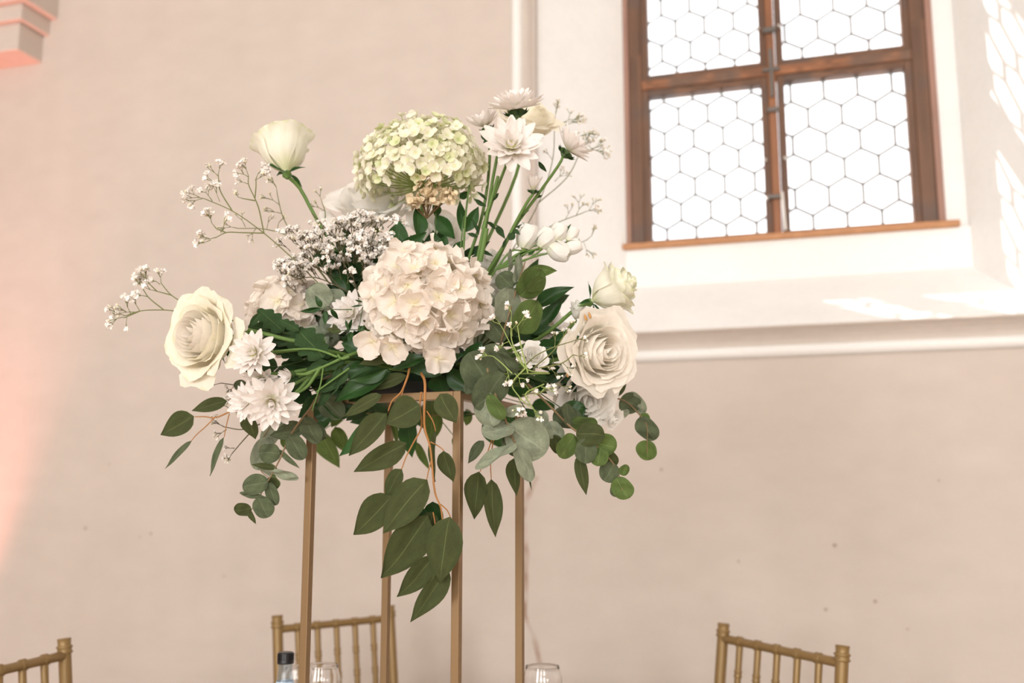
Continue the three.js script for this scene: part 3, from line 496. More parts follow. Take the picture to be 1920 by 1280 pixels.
{
  const d = 1.50, b = branch('eucalyptus branch with pointed green leaves reaching out under the white mums', P(455, 760, d));
  part('stem', [stemPx([[520, 735, 0.05], [455, 760], [430, 772], [402, 783], [385, 781], [365, 781]], d, [0.0016, 0.0008]), stemPx([[402, 783], [385, 800], [368, 815], [359, 826]], d, [0.001, 0.0007]), stemPx([[430, 775], [425, 795], [420, 820]], d, [0.001, 0.0007])], stemOrange, b, 'thin ochre stem');
  leaves(b, [[364, 781, 297, 814, 44, 0, 0.1], [426, 752, 357, 768, 26, 0.004, 0.2], [359, 826, 307, 878, 13, 0, 0.3], [419, 820, 391, 892, 15, 0, 0.4], [466, 778, 474, 826, 36, 0.004, 0.3], [455, 735, 447, 712, 22, 0.01, 0.2, 0, 'round', dustyDark], [480, 690, 455, 678, 14, 0.02, 0.2]], 'ovate', olive, d);
  b.children.forEach((m, i) => { if (i > 0 && i < 6) m.material = i === 3 || i === 4 ? dustyDark : olive; });
}
// leaves lit through behind the stand
for (const [label, d, list] of [
  ['bright green leaf sprig showing behind the bare stand leg', 1.78, [[602, 810, 630, 880, 42], [628, 800, 650, 850, 30], [660, 760, 690, 795, 40], [640, 770, 620, 800, 26], [690, 770, 720, 790, 30]]],
  ['bright green leaf sprig hanging behind the gold rail', 1.76, [[815, 762, 806, 832, 40], [780, 828, 804, 882, 16], [852, 818, 858, 846, 14], [735, 760, 745, 840, 14], [880, 770, 872, 800, 20]]],
]) {
  const b = branch(label, P(list[0][0], list[0][1], d), 'greenery_sprig', 'sprig');
  part('stem', list.map((l) => stemPx([[750, 715, -0.05], [(l[0] + 750) / 2, (l[1] + 700) / 2], [l[0], l[1]]], d, [0.0012, 0.0008])), stemGreen, b);
  leaves(b, list, 'ovate', fresh, d);
}
// glossy leaves that collar the foam under the big hydrangea
{
  const d = 1.44, b = branch('glossy dark green leaf collar tucked under the big hydrangea', P(740, 690, d), 'greenery_sprig', 'sprig');
  part('stem', [stemPx([[790, 700, 0.08], [760, 695, 0.03], [730, 692]], d, [0.002, 0.0015])], stemGreen, b);
  leaves(b, [[736, 690, 800, 664, 30, -0.006, -0.5, 0.01], [762, 690, 870, 672, 46, 0.004, 0.5, 0.02], [728, 692, 656, 720, 30, -0.004, -0.5, 0.01], [735, 697, 620, 742, 50, 0.01, 0.4, 0.01], [737, 674, 670, 678, 22, 0, 0.4, 0, 'lance', olive], [762, 704, 690, 728, 26, 0.006, 0.3, 0, 'ovate', olive], [780, 680, 735, 640, 40, 0.03, 0.3], [840, 690, 885, 740, 40, 0.02, 0.2], [690, 700, 640, 690, 40, 0.03, 0.2], [700, 660, 640, 640, 44, 0.04, 0.2], [870, 690, 905, 640, 40, 0.03, 0.2], [820, 700, 830, 745, 44, 0.035, 0.1], [700, 715, 650, 750, 40, 0.03, 0.2]], 'lance', glossy, d);
}
// upright ruscus behind the big hydrangea
{
  const d = 1.60, b = branch('upright sprig of broad green leaves standing between the two hydrangeas', P(790, 470, d), 'greenery_sprig', 'sprig');
  part('stem', [stemPx([[800, 520], [790, 440], [790, 372]], d, [0.0018, 0.001]), stemPx([[860, 520], [866, 440], [870, 405]], d, [0.0014, 0.001]), stemPx([[830, 520], [818, 450], [817, 400]], d, [0.0014, 0.001])], stemGreen, b);
  leaves(b, [[783, 445, 790, 382, 34, -0.03, 0.7], [742, 467, 751, 414, 42, -0.04, 0.2, 0, 'ovate'], [745, 472, 800, 440, 30, -0.045, 0.4, 0.01], [817, 408, 820, 372, 18, 0, 0.3], [817, 402, 851, 449, 30, 0, 0.2], [865, 434, 863, 375, 19, 0, 0.2], [873, 435, 898, 387, 24, 0, 0.2], [825, 470, 838, 440, 20, 0, 0.4], [875, 420, 862, 395, 12, 0.01, 0.3], [838, 378, 850, 355, 14, 0.02, 0.2], [862, 372, 878, 360, 14, 0.02, 0.2], [800, 480, 770, 440, 26, 0.01, 0.2], [850, 480, 870, 450, 22, 0.01, 0.2]], 'lance', ruscus, d);
}
// more greenery filling the middle, sprigs set round the foam
{
  const fills = [
    ['dark leafy sprig spread over the foam by the small white mum', 1.60, 600, 520, [540, 500, 680, 610], 20, 'lance', glossy],
    ['broad lobed leaf sprig spread between the cream rose and the foam', 1.52, 600, 660, [500, 620, 640, 720], 12, 'lobed', mumLeaf],
    ['dusty round leaf sprig deep between white hydrangeas', 1.56, 620, 600, [575, 560, 690, 660], 10, 'round', dusty],
    ['dark leafy sprig under the small white rose', 1.52, 1000, 700, [950, 640, 1060, 780], 16, 'lance', glossy],
    ['dark leafy sprig set behind the silver eucalyptus', 1.60, 950, 640, [900, 520, 1040, 660], 14, 'lance', glossy],
    ['dark broad leaf sprig low over the bare stand corner', 1.56, 640, 720, [540, 640, 700, 750], 22, 'ovate', glossy],
    ['dark leafy sprig standing up behind the big hydrangea', 1.62, 800, 520, [640, 480, 900, 560], 20, 'lance', glossy],
    ['dusty leaf sprig covering the far side of the foam', 1.74, 760, 620, [560, 560, 1020, 730], 22, 'round', dusty],
    ['green leaf sprig low behind the gold rail', 1.72, 800, 740, [620, 700, 1010, 790], 18, 'ovate', ruscus],
  ];
  for (const [label, d, cx, cy, [x0, y0, x1, y1], n, kind, mat] of fills) {
    const b = branch(label, P(cx, cy, d), 'greenery_sprig', 'sprig'), stems = [], core = FOAM;
    const hub = P(lerp(cx, 760, 0.3), lerp(cy, 680, 0.4), d + 0.03);
    stems.push(tube([core, hub], [0.002, 0.0016]));
    for (let i = 0; i < n; i++) {
      const x = rr(x0, x1), y = rr(y0, y1), dd = rr(-0.03, 0.04), p = P(x, y, d + dd), a = Math.atan2(y - 690, x - 770) + rr(-0.6, 0.6), L = rr(44, 80) * (kind === 'round' ? 0.7 : 1);
      stems.push(tube([hub, hub.clone().lerp(p, 0.5).add(V(0, 0.006, 0)), p], [0.0012, 0.0008], 5));
      lay(pick(LEAF[kind]), mat, b, 'leaf', p, P(x + Math.cos(a) * L, y + Math.sin(a) * L, d + dd - rr(-0.03, 0.03)), mm(L * { lance: 0.42, lobed: 0.62, round: 1.0, ovate: 0.6 }[kind], d), rr(-0.7, 0.7));
    }
    part('stem', stems, stemDark, b);
  }
}
{ // leafy chrysanthemum side shoot with long bare stalks
  const d = 1.45, b = branch('lobed mum foliage and bare green stalks above the white mum bud', P(640, 665, d), 'mum_shoot', 'stalk');
  part('stem', [stemPx([[700, 650, 0.04], [640, 672], [595, 692], [560, 705]], d, [0.003, 0.0022]), stemPx([[640, 672], [590, 655], [515, 658]], d, [0.0022, 0.0014]), stemPx([[600, 690], [575, 725], [548, 742]], d, [0.003, 0.002]), stemPx([[655, 690], [620, 715], [592, 735]], d, [0.0018, 0.0012]), stemPx([[610, 640, 0.01], [560, 640], [465, 618]], d + 0.02, [0.0038, 0.003]), stemPx([[655, 668], [640, 672], [633, 664]], d - 0.004, [0.003, 0.0015]), stemPx([[606, 690], [601, 720], [585, 770]], d, [0.0016, 0.001])], stemGreen, b);
  leaves(b, [[606, 672, 555, 612, 60, 0.004, 0.1, 0, 'lobed'], [560, 620, 524, 598, 22, 0.006, 0.3, 0, 'lobed'], [600, 690, 655, 670, 24, 0, 0.5, 0, 'lobed'], [655, 700, 585, 760, 26, 0.004, 0.4, 0, 'lobed'], [640, 690, 600, 760, 22, 0.008, 0.4, 0, 'lobed'], [468, 612, 490, 584, 14, 0.01, 0.2, 0, 'lance'], [620, 680, 570, 690, 20, 0.004, 0.3, 0, 'lance'], [640, 720, 590, 735, 18, 0.004, 0.3, 0, 'lance']], 'lobed', mumLeaf, d);
}
{ // small dark box-like leaves near the small mum
  const d = 1.46, b = branch('thin twig of tiny dark oval leaves between the hydrangeas', P(640, 610, d), 'greenery_sprig', 'sprig');
  part('stem', [stemPx([[700, 622], [665, 618], [620, 622]], d, [0.0008, 0.0006]), stemPx([[660, 580], [628, 580], [600, 578]], d, [0.0008, 0.0006]), stemPx([[680, 575], [676, 600], [672, 620]], d, [0.0008, 0.0006])], stemDark, b);
  leaves(b, [[602, 578, 560, 586, 11], [602, 576, 592, 554, 11], [612, 582, 608, 610, 11], [620, 580, 636, 600, 9], [680, 566, 664, 562, 4], [680, 572, 657, 575, 4], [648, 600, 655, 622, 6], [660, 598, 652, 625, 6], [640, 622, 610, 616, 12, 0, 0.2, 0, 'ovate', olive], [660, 622, 652, 640, 10], [672, 620, 684, 612, 10], [630, 620, 625, 606, 10, 0, 0.2, 0, 'ovate', olive]], 'ovate', glossy, d);
}

// ---------------------------------------------------------------- petals
const petalMat = (map, trans = 0.38, rough = 1.0) => phys({ map, roughness: rough, transmission: trans, thickness: 0, specularIntensity: 0.3 });
const petalMap = (a, b, s, edge = null) => texture(64, 128, (u, v) => {
  const n = (fbm(u, v, 5, s) - 0.5) * 12 + (vnoise(u * 30, v * 4, s + 2) - 0.5) * 5, t = smooth(0, 0.45, v), e = edge ? smooth(0.86, 1, v) * smooth(0.35, 0.7, fbm(u, v, 6, s + 8)) * 0.55 : 0;
  return [0, 1, 2].map((k) => lerp(lerp(a[k], b[k], t) + n, edge ? edge[k] : 0, e));
});
const rosePetal = petalMat(petalMap([251, 240, 206], [252, 247, 232], 51, [232, 230, 190])), roseBlush = petalMat(petalMap([254, 241, 214], [254, 249, 240], 57)), rosePale = petalMat(petalMap([238, 241, 202], [250, 249, 236], 61, [214, 224, 164])), whitePetal = petalMat(petalMap([242, 242, 222], [250, 248, 243], 65)), mumPetal = petalMat(petalMap([240, 238, 208], [249, 244, 240], 69), 0.38), hydPetal = petalMat(petalMap([246, 238, 210], [249, 241, 232], 73), 0.38), annabelle = petalMat(petalMap([234, 236, 196], [248, 246, 228], 77), 0.38), annabelleGreen = petalMat(petalMap([206, 218, 148], [233, 237, 198], 81), 0.38), driedPetal = petalMat(petalMap([224, 206, 166], [238, 222, 192], 85), 0.3);
const brownTip = std({ color: 0xb98a52, roughness: 0.8 });

// a rose of diameter size; axis is where it looks
function rose(label, c, axis, size, { n = 30, open = 1, mat = rosePetal, inner = mat, guard = 0, stem = null, sepals = true, group = 'roses in the bouquet', tall = 1, name = 'rose', cat = 'rose' } = {}) {
  const g = thing(name, label, cat, c, group), head = new THREE.Quaternion().setFromUnitVectors(V(0, 1, 0), axis);
  const twist = rr(0, 6.28);
  for (let i = 0; i < n; i++) {
    const s = i / (n - 1), phi = twist + i * 2.39996 + rr(-0.15, 0.15), out = i >= n - guard;
    const rt = lerp(0.035, 0.47 * open, Math.pow(s, 0.9)) * rr(0.94, 1.06), h = (lerp(0.60, 0.44, s) + rr(-0.025, 0.025)) * tall, al = lerp(2.6, out ? 0.9 : 0.98, Math.pow(s, 0.6));
    const curl = (0.02 + smooth(0.3, 0.85, s) * 0.15) * open, rb = rt * (0.97 - 0.1 * s) + 0.02, flare = out ? rr(0.0, 0.05) : 0, k0 = rr(0, 6);
    const geo = sheet((u, v) => {
      const a = u * 2 - 1, vv = v * (1 - 0.13 * Math.pow(Math.abs(a), 3.6)), wv = 0.30 + 0.70 * Math.sin(Math.min(1, vv * 1.15) * Math.PI * 0.5);
      let r = 0.03 + (rb - 0.03) * (1 - Math.pow(1 - Math.min(1, vv * 1.2), 2.4)) + (rt - rb) * vv * vv;
      let y = h * (vv - 0.07 * Math.sin(vv * Math.PI)) + 0.02 * s;
      const lip = smooth(0.70, 1, vv); r += curl * lip * (0.75 + 0.25 * Math.cos(a * 5 + k0)); y -= curl * 0.55 * lip * lip;
      if (flare) { r += flare * vv * vv; y -= flare * 1.1 * vv * vv; }
      r += 0.008 * Math.sin(a * 7 + k0 + v * 5) * v; 
      const ang = phi + a * al * wv * 0.62;
      return [r * Math.cos(ang) * size, (y - 0.16) * size, r * Math.sin(ang) * size];
    }, 8, 9);
    geo.applyQuaternion(head); const m = lit(new THREE.Mesh(geo, s < 0.45 ? inner : mat)); m.name = 'petal'; g.add(m);
  }
  const under = c.clone().addScaledVector(axis, -0.17 * size), A = axis, X = Math.abs(A.y) < 0.9 ? V(0, 1, 0).cross(A).normalize() : V(1, 0, 0), Z = A.clone().cross(X);
  part('hip', tube([under.clone().addScaledVector(A, -0.10 * size), under.clone().addScaledVector(A, -0.05 * size), under.clone().addScaledVector(A, 0.01 * size)], [0.03 * size, 0.075 * size, 0.06 * size], 10), stemGreen, g, 'green base under the petals');
  if (sepals) for (let k = 0; k < 5; k++) { const a = k * 1.2566 + twist, o = X.clone().multiplyScalar(Math.cos(a)).addScaledVector(Z, Math.sin(a)); const b = under.clone().addScaledVector(o, 0.05 * size), t = b.clone().addScaledVector(o, 0.26 * size).addScaledVector(A, (k % 2 ? -0.12 : 0.12) * size); const y = t.clone().sub(b), L = y.length(); y.normalize(); const zz = A.clone().addScaledVector(y, -A.dot(y)).normalize(), m = lit(new THREE.Mesh(LEAF.lance[k % 3], ruscus)); m.quaternion.setFromRotationMatrix(new THREE.Matrix4().makeBasis(y.clone().cross(zz), y, zz)); m.scale.set(0.07 * size, L, L); m.position.copy(b).sub(c); m.name = 'sepal'; g.add(m); }
  if (stem) part('stem', tube(curve([under.clone().addScaledVector(A, -0.06 * size), ...stem], 14), [0.0032, 0.003], 8), stemGreen, g);
  return g;
}
const rosePx = (px, py, d, wpx) => [P(px, py, d), mm(wpx, d)];
{
  let [c, s] = rosePx(402, 634, 1.49, 166);
  rose('large cream rose facing the pink lit wall side, drooping outer petals', c, dirOf(-0.52, 0.14, 0.84), s, { n: 34, guard: 3, mat: rosePetal, inner: roseBlush, stem: [P(470, 622, 1.50), P(600, 655, 1.53), FOAM.clone()] });
  [c, s] = rosePx(1106, 662, 1.48, 150);
  rose('large blush cream rose with tight swirling petals beneath the half open rose', c, dirOf(0.56, 0.04, 0.82), s, { n: 33, guard: 2, mat: roseBlush, inner: roseBlush, stem: [P(1060, 670, 1.52), P(960, 690, 1.55), FOAM.clone()] });
  [c, s] = rosePx(1126, 556, 1.53, 116);
  rose('half open cream rose seen from its side in front of the window recess', c, dirOf(0.80, 0.42, 0.22), s, { n: 22, open: 0.78, mat: rosePale, tall: 1.35, guard: 2, stem: [P(1085, 575, 1.54), P(1000, 640, 1.56), FOAM.clone()] });
  [c, s] = rosePx(535, 306, 1.66, 124);
  rose('single cream rose on a long bare stem seen from below', c, dirOf(-0.20, 0.86, -0.34), s, { n: 26, open: 0.84, mat: rosePale, tall: 1.45, guard: 1, stem: [P(560, 350, 1.66), P(585, 395, 1.66), P(606, 432, 1.65), P(690, 560, 1.64), FOAM.clone()] });
  [c, s] = rosePx(985, 240, 1.80, 120);
  rose('pale yellow rose half hidden behind the tall white mums', c, dirOf(0.25, 0.7, 0.45), s, { n: 24, open: 1.0, mat: rosePetal, guard: 3, stem: [P(970, 320, 1.78), P(900, 480, 1.7), FOAM.clone()] });
  [c, s] = rosePx(703, 400, 1.72, 150);
  rose('big white open flower behind the cloud of tiny blossoms', c, dirOf(-0.1, 0.75, 0.5), s, { n: 22, open: 1.15, mat: whitePetal, guard: 4, sepals: false, stem: [P(720, 500, 1.7), FOAM.clone()], name: 'open_rose' });
  [c, s] = rosePx(820, 445, 1.70, 96);
  rose('white flower peeping out behind the upright green leaves', c, dirOf(0.3, 0.6, 0.6), s, { n: 18, open: 1.1, mat: whitePetal, guard: 3, sepals: false, stem: [P(800, 540, 1.68), FOAM.clone()], name: 'open_rose' });
  [c, s] = rosePx(1000, 668, 1.44, 56);
  rose('small white rose bloom ringed by tiny blossoms and dark leaves', c, dirOf(0.1, 0.25, 0.9), s, { n: 16, open: 0.9, mat: whitePetal, sepals: false, stem: [P(980, 700, 1.5), FOAM.clone()], name: 'small_rose' });
  [c, s] = rosePx(1098, 735, 1.56, 110);
  rose('white ruffled bloom hanging below the blush cream rose', c, dirOf(0.1, -0.35, 0.75), s, { n: 18, open: 1.1, mat: whitePetal, guard: 3, sepals: false, stem: [P(1030, 720, 1.58), FOAM.clone()], name: 'open_rose' });
  [c, s] = rosePx(1143, 782, 1.57, 46);
  rose('small white bloom nodding at the lowest edge by the paired leaves', c, dirOf(0.45, -0.3, 0.5), s, { n: 14, open: 0.95, mat: whitePetal, stem: [P(1110, 765, 1.58), P(1020, 730, 1.6), FOAM.clone()], name: 'small_rose' });
  [c, s] = rosePx(1080, 592, 1.55, 48);
  rose('small closed white bloom squeezed under the half open rose', c, dirOf(0.1, 0.8, 0.4), s, { n: 12, open: 0.7, mat: whitePetal, tall: 1.4, sepals: false, stem: [P(1040, 640, 1.57), FOAM.clone()], name: 'small_rose' });
  // brown withered petal tips
  const t = scene.children.filter((o) => o.userData.label?.startsWith('large blush'))[0];
  for (const [x, y] of [[1106, 592], [1098, 596], [1064, 702]]) part('withered_edge', lathe([[0.001, -0.004], [0.0022, -0.002], [0.0018, 0.003], [0.0006, 0.006]], 7).rotateZ(0.3).translate(...P(x, y, 1.44).toArray()), brownTip, t, 'withered orange petal tip');
}

// hydrangea heads: florets of four petals on a ball
const hydLeaf = [0.18, 0.34, 0.5].map((b, k) => sheet((u, v) => { const s = u * 2 - 1, w = 0.5 * Math.pow(Math.sin(Math.PI * Math.pow(v * 0.94 + 0.03, 1.25)), 0.55), ser = 1 + (v > 0.55 ? 0.045 * (Math.floor(u * 8 + v * 6) % 2 ? 1 : -1) : 0); return [s * w * ser, v * (1 - 0.08 * s * s), b * v * v * (0.6 + 0.5 * s * s) - 0.10 * v + 0.035 * Math.sin(s * 4 + v * 6 + k * 2)]; }, 8, 7));
function aimed(y, spin) { const q = new THREE.Quaternion().setFromUnitVectors(V(0, 1, 0), y); return q.multiply(new THREE.Quaternion().setFromAxisAngle(V(0, 1, 0), spin)); }
const floretHeart = lathe([[0.001, -0.0016], [0.0016, 0], [0.001, 0.0014]], 8);
function hydrangea(label, c, [rx, ry, rz], n, fs, mat, { facing = VIEW, extra = [], stemTo = [], cover = -0.55, group = 'white mophead hydrangeas' } = {}) {
  const g = thing('hydrangea', label, 'hydrangea', c, group), heart = std({ color: 0xe9dfae, roughness: 0.8 }), spots = [];
  let tries = 0;
  for (let i = 0; tries < n * 30 && spots.length < n; i++, tries++) {
    const z = 1 - 2 * ((i % n) + 0.5) / n, a = i * 2.39996 + Math.floor(i / n) * 0.7, q = V(Math.sqrt(1 - z * z) * Math.cos(a), Math.sqrt(1 - z * z) * Math.sin(a), z);
    const w = V(0, 0, 0).addScaledVector(RIGHT, q.x).addScaledVector(UPV, q.y).addScaledVector(VIEW, q.z);
    if (w.dot(facing) < cover + rr(-0.1, 0.1)) continue;
    spots.push([q, w]);
  }
  const put = (p, nrm, size) => {
    const f = lit(new THREE.Mesh(floretHeart, heart)); f.name = 'floret'; f.position.copy(p).sub(c); f.quaternion.copy(aimed(nrm, rr(0, 6.28))); g.add(f);
    for (let k = 0; k < 4; k++) { const m = lit(new THREE.Mesh(hydLeaf[Math.floor(rr(0, 2.99))], mat)); m.name = 'petal'; const a = k * Math.PI / 2 + rr(-0.16, 0.16), tilt = rr(-0.15, 0.6); m.quaternion.setFromEuler(new THREE.Euler(-Math.PI / 2, 0, 0)).premultiply(new THREE.Quaternion().setFromAxisAngle(V(1, 0, 0), tilt)).premultiply(new THREE.Quaternion().setFromAxisAngle(V(0, 1, 0), a)); const L = size * rr(0.46, 0.58); m.scale.set(L * 1.18, L, L); f.add(m); }
  };
  for (const [q, w] of spots) put(c.clone().addScaledVector(RIGHT, q.x * rx).addScaledVector(UPV, q.y * ry).addScaledVector(VIEW, q.z * rz).addScaledVector(w, rr(-0.008, 0.006)), w.clone().add(V(rr(-0.4, 0.4), rr(-0.4, 0.4), rr(-0.4, 0.4))).normalize(), fs * rr(0.88, 1.12));
  for (const [p, nrm] of extra) put(p, nrm, fs);
  const stalks = spots.filter((_, i) => i % 2 === 0).map(([q]) => tube([c.clone().addScaledVector(UPV, -ry * 0.3), c.clone().addScaledVector(RIGHT, q.x * rx * 0.93).addScaledVector(UPV, q.y * ry * 0.93).addScaledVector(VIEW, q.z * rz * 0.93)], [0.0013, 0.0008], 5));
  part('stalk', [...stalks, tube(curve([c, ...stemTo, FOAM.clone()], 10), [0.004], 7)], stemPale, g);
}
hydrangea('huge white mophead hydrangea with frilled petals at the heart of the bouquet', P(799, 562, 1.465), [mm(100, 1.46), mm(92, 1.46), mm(88, 1.46)], 72, mm(68, 1.42), hydPetal, { cover: -0.62, extra: [[P(822, 672, 1.41), dirOf(0.1, -0.5, 0.85)], [P(700, 640, 1.42), dirOf(-0.5, -0.4, 0.7)], [P(735, 650, 1.41), dirOf(-0.3, -0.5, 0.8)]] });
hydrangea('white hydrangea tucked behind the cream rose and lobed leaves', P(540, 590, 1.60), [mm(58, 1.6), mm(60, 1.6), mm(52, 1.6)], 44, mm(58, 1.6), hydPetal, { cover: -0.6 });
hydrangea('white hydrangea low down behind the blush cream rose', P(1092, 722, 1.63), [mm(40, 1.63), mm(38, 1.63), mm(34, 1.63)], 26, mm(52, 1.6), whitePetal, { cover: -0.6 });
hydrangea('white hydrangea showing through the gaps behind the silver eucalyptus', P(935, 530, 1.68), [mm(42, 1.68), mm(46, 1.68), mm(36, 1.68)], 28, mm(50, 1.68), whitePetal, { cover: -0.6 });
{ // greenish lacy hydrangea dome on top
  const d = 1.62, c = P(788, 312, d), g = thing('hydrangea', 'lacy greenish white hydrangea dome rising above the other flowers', 'hydrangea', P(790, 400, d), 'white mophead hydrangeas');
  const petal = (k) => sheet((u, v) => { const s = u * 2 - 1, w = 0.5 * Math.pow(Math.sin(Math.PI * (v * 0.92 + 0.04)), 0.6); return [s * w, v, 0.2 * v * v + 0.05 * s * s]; }, 3, 4);
  const florets = [0, 1, 2].map((k) => mergeGeometries([0, 1, 2, 3].map((j) => petal(k).scale(0.56, 0.5, 0.5).rotateX(-Math.PI / 2 + 0.15 + 0.12 * k).rotateY(j * Math.PI / 2 + 0.1 * k))));
  const hub = c.clone().addScaledVector(UPV, -mm(38, d)), stalks = [];
  for (let i = 0; i < 300; i++) {
    const t = (i + 0.5) / 300, z = 1 - 1.46 * t, a = i * 2.39996, s = Math.sqrt(1 - z * z), out = rr(0.84, 1.04);
    const q = V(s * Math.cos(a), z, s * Math.sin(a)), tilt = q.y < 0 ? 1 - 0.1 * q.y * q.y : 1;
    const p = c.clone().addScaledVector(V(1, 0, 0), q.x * mm(122, d) * out * tilt).addScaledVector(V(0, 1, 0), q.y * mm(100, d) * out - mm(6, d)).addScaledVector(V(0, 0, 1), q.z * mm(96, d) * out);
    const front = Math.abs(q.x) < 0.34 && q.z > 0.35 && q.y < 0.02 && rnd() < 0.4; if (front) { if (i % 3 === 0) stalks.push(tube([hub, hub.clone().lerp(p, 0.6).addScaledVector(UPV, -0.006), p], [0.0013, 0.0008], 5)); continue; }
    const m = lit(new THREE.Mesh(florets[i % 3], rnd() < 0.32 ? annabelleGreen : annabelle)); m.name = 'floret'; m.position.copy(p).sub(g.position); const sz = mm(rr(20, 29), d); m.scale.setScalar(sz); m.quaternion.copy(aimed(q.clone().add(V(rr(-0.5, 0.5), rr(-0.4, 0.5), rr(-0.5, 0.5))).normalize(), rr(0, 6.28))); g.add(m);
    if (i % 7 === 0) stalks.push(tube([hub, hub.clone().lerp(p, 0.55).addScaledVector(UPV, -0.005), p], [0.0014, 0.0007], 5));
  }
  const lace = []; for (let i = 0; i < 420; i++) { const z = rr(-0.36, 0.97), a = rr(0, 6.28), s = Math.sqrt(1 - z * z), o = rr(0.8, 0.97), p = c.clone().add(V(s * Math.cos(a) * mm(120, d) * o, z * mm(98, d) * o - mm(6, d), s * Math.sin(a) * mm(96, d) * o)); if (z < 0 && Math.cos(a) ** 2 < 0.12 && Math.sin(a) > 0 && rnd() < 0.5) continue; const q = florets[i % 3].clone(), k = mm(rr(13, 19), d); q.scale(k, k, k).applyQuaternion(aimed(V(s * Math.cos(a) + rr(-0.6, 0.6), z + rr(-0.4, 0.6), s * Math.sin(a) + rr(-0.6, 0.6)).normalize(), rr(0, 6))).translate(p.x, p.y, p.z); lace.push(q); }
  part('small_florets', lace, annabelle, g, 'smaller florets filling the dome').userData.kind = 'stuff';
  part('stalk', stalks, stemPale, g, 'pale green branching stalks');
  part('stem', stemPx([[790, 352], [791, 400], [780, 470], [775, 560, 0.02]], d, [0.0036, 0.004], 8), stemGreen, g);
  // tan withered cluster under the dome
  const w = thing('hydrangea', 'withered tan flower cluster hanging under the lacy greenish dome', 'hydrangea', P(800, 352, 1.56)); const st = [];
  for (let i = 0; i < 130; i++) {
    const k = [[805, 330, 30, 22], [790, 362, 24, 26], [812, 368, 18, 18], [840, 368, 16, 16], [778, 378, 14, 14]][i % 5], a = rr(0, 6.28), r = Math.sqrt(rnd()), p = P(k[0] + k[2] * r * Math.cos(a), k[1] + k[3] * r * Math.sin(a), 1.56 + rr(-0.016, 0.016));
    const m = lit(new THREE.Mesh(florets[i % 3], driedPetal)); m.name = 'floret'; m.position.copy(p).sub(w.position); m.scale.setScalar(mm(rr(11, 18), d)); m.quaternion.copy(aimed(V(rr(-1, 1), rr(-0.6, 1), rr(-0.2, 1)).normalize(), rr(0, 6))); w.add(m);
    if (i % 6 === 0) st.push(tube([P(800, 410, 1.58), p], [0.001, 0.0006], 5));
  }
  part('stalk', st, stemBrown, w);
}

// chrysanthemums
const mumShape = [0.06, 0.20, 0.36].map((b, k) => sheet((u, v) => { const s = u * 2 - 1, w = 0.5 * Math.pow(Math.sin(Math.PI * Math.pow(v * 0.95 + 0.03, 0.8)), 0.62), x = s * w; return [x, v, b * v * v * 0.8 + 0.10 * s * s * w * 2 - 0.03 * Math.cos(s * 6) * w]; }, 5, 7));
function mum(label, c, axis, size, { closed = 0, stem = [], n = [7, 10, 13, 14], sepalMat = glossy, name = 'chrysanthemum', group = 'white mums' } = {}) {
  const g = thing(name, label, 'chrysanthemum', c, group), q = aimed(axis, rr(0, 6.28));
  n.forEach((cnt, ring) => {
    const elev = lerp(1.32, 0.10, ring / (n.length - 1)) * (1 - closed) + closed * lerp(1.5, 1.05, ring / (n.length - 1)), L = size * 0.5 * lerp(0.42, 1.02, ring / (n.length - 1)), y0 = size * 0.02 * (n.length - ring);
    for (let k = 0; k < cnt; k++) {
      const a = (k + (ring % 2) * 0.5) / cnt * 2 * Math.PI + rr(-0.1, 0.1), e = elev + rr(-0.16, 0.16), m = lit(new THREE.Mesh(pick(mumShape), mumPetal)); m.name = 'petal';
      const l = L * rr(0.88, 1.1), o = new THREE.Quaternion().setFromAxisAngle(V(0, 1, 0), a).multiply(new THREE.Quaternion().setFromAxisAngle(V(1, 0, 0), Math.PI / 2 - e));
      const flip = new THREE.Quaternion().setFromAxisAngle(V(0, 1, 0), Math.PI);
      m.quaternion.copy(q.clone().multiply(o).multiply(flip)); m.scale.set(l * 0.44, l, l); m.position.copy(V(Math.sin(a) * size * 0.05, y0, Math.cos(a) * size * 0.05).applyQuaternion(q)); g.add(m);
    }
  });
  const eye = []; for (let i = 0; i < 24; i++) { const r = Math.sqrt((i + 0.5) / 24) * size * 0.075, a = i * 2.4; eye.push(new THREE.SphereGeometry(size * 0.016, 5, 4).scale(1, 1.8, 1).translate(r * Math.cos(a), size * 0.10 - r * 0.4, r * Math.sin(a))); }
  part('disc', eye.map((e) => e.applyQuaternion(q).translate(c.x, c.y, c.z)), std({ color: 0xe4dc92, roughness: 0.8 }), g, 'pale yellow centre');
  const A = axis; part('calyx', tube([c.clone().addScaledVector(A, -size * 0.16), c.clone().addScaledVector(A, -size * 0.10), c.clone().addScaledVector(A, -size * 0.02), c.clone().addScaledVector(A, size * 0.01)], [size * 0.035, size * 0.12, size * 0.16, size * 0.12], 12), stemDark, g, 'dark green calyx');
  for (let k = 0; k < 10; k++) { const a = k * 0.628, m = lit(new THREE.Mesh(LEAF.lance[0], sepalMat)); m.name = 'sepal'; m.quaternion.copy(q.clone().multiply(new THREE.Quaternion().setFromAxisAngle(V(0, 1, 0), a)).multiply(new THREE.Quaternion().setFromAxisAngle(V(1, 0, 0), 1.0 + rr(-0.2, 0.2)))); m.scale.set(size * 0.07, size * 0.2, size * 0.2); m.position.copy(V(Math.sin(a) * size * 0.09, -size * 0.11, Math.cos(a) * size * 0.09).applyQuaternion(q)); g.add(m); }
  if (stem.length) part('stem', tube(curve([c.clone().addScaledVector(A, -size * 0.15), ...stem], 16), [0.0022, 0.0032], 8), stemGreen, g);
  return g;
}
const mumPx = (label, x, y, d, w, ax, o) => mum(label, P(x, y, d), dirOf(...ax), mm(w, d), o);
const F = FOAM;
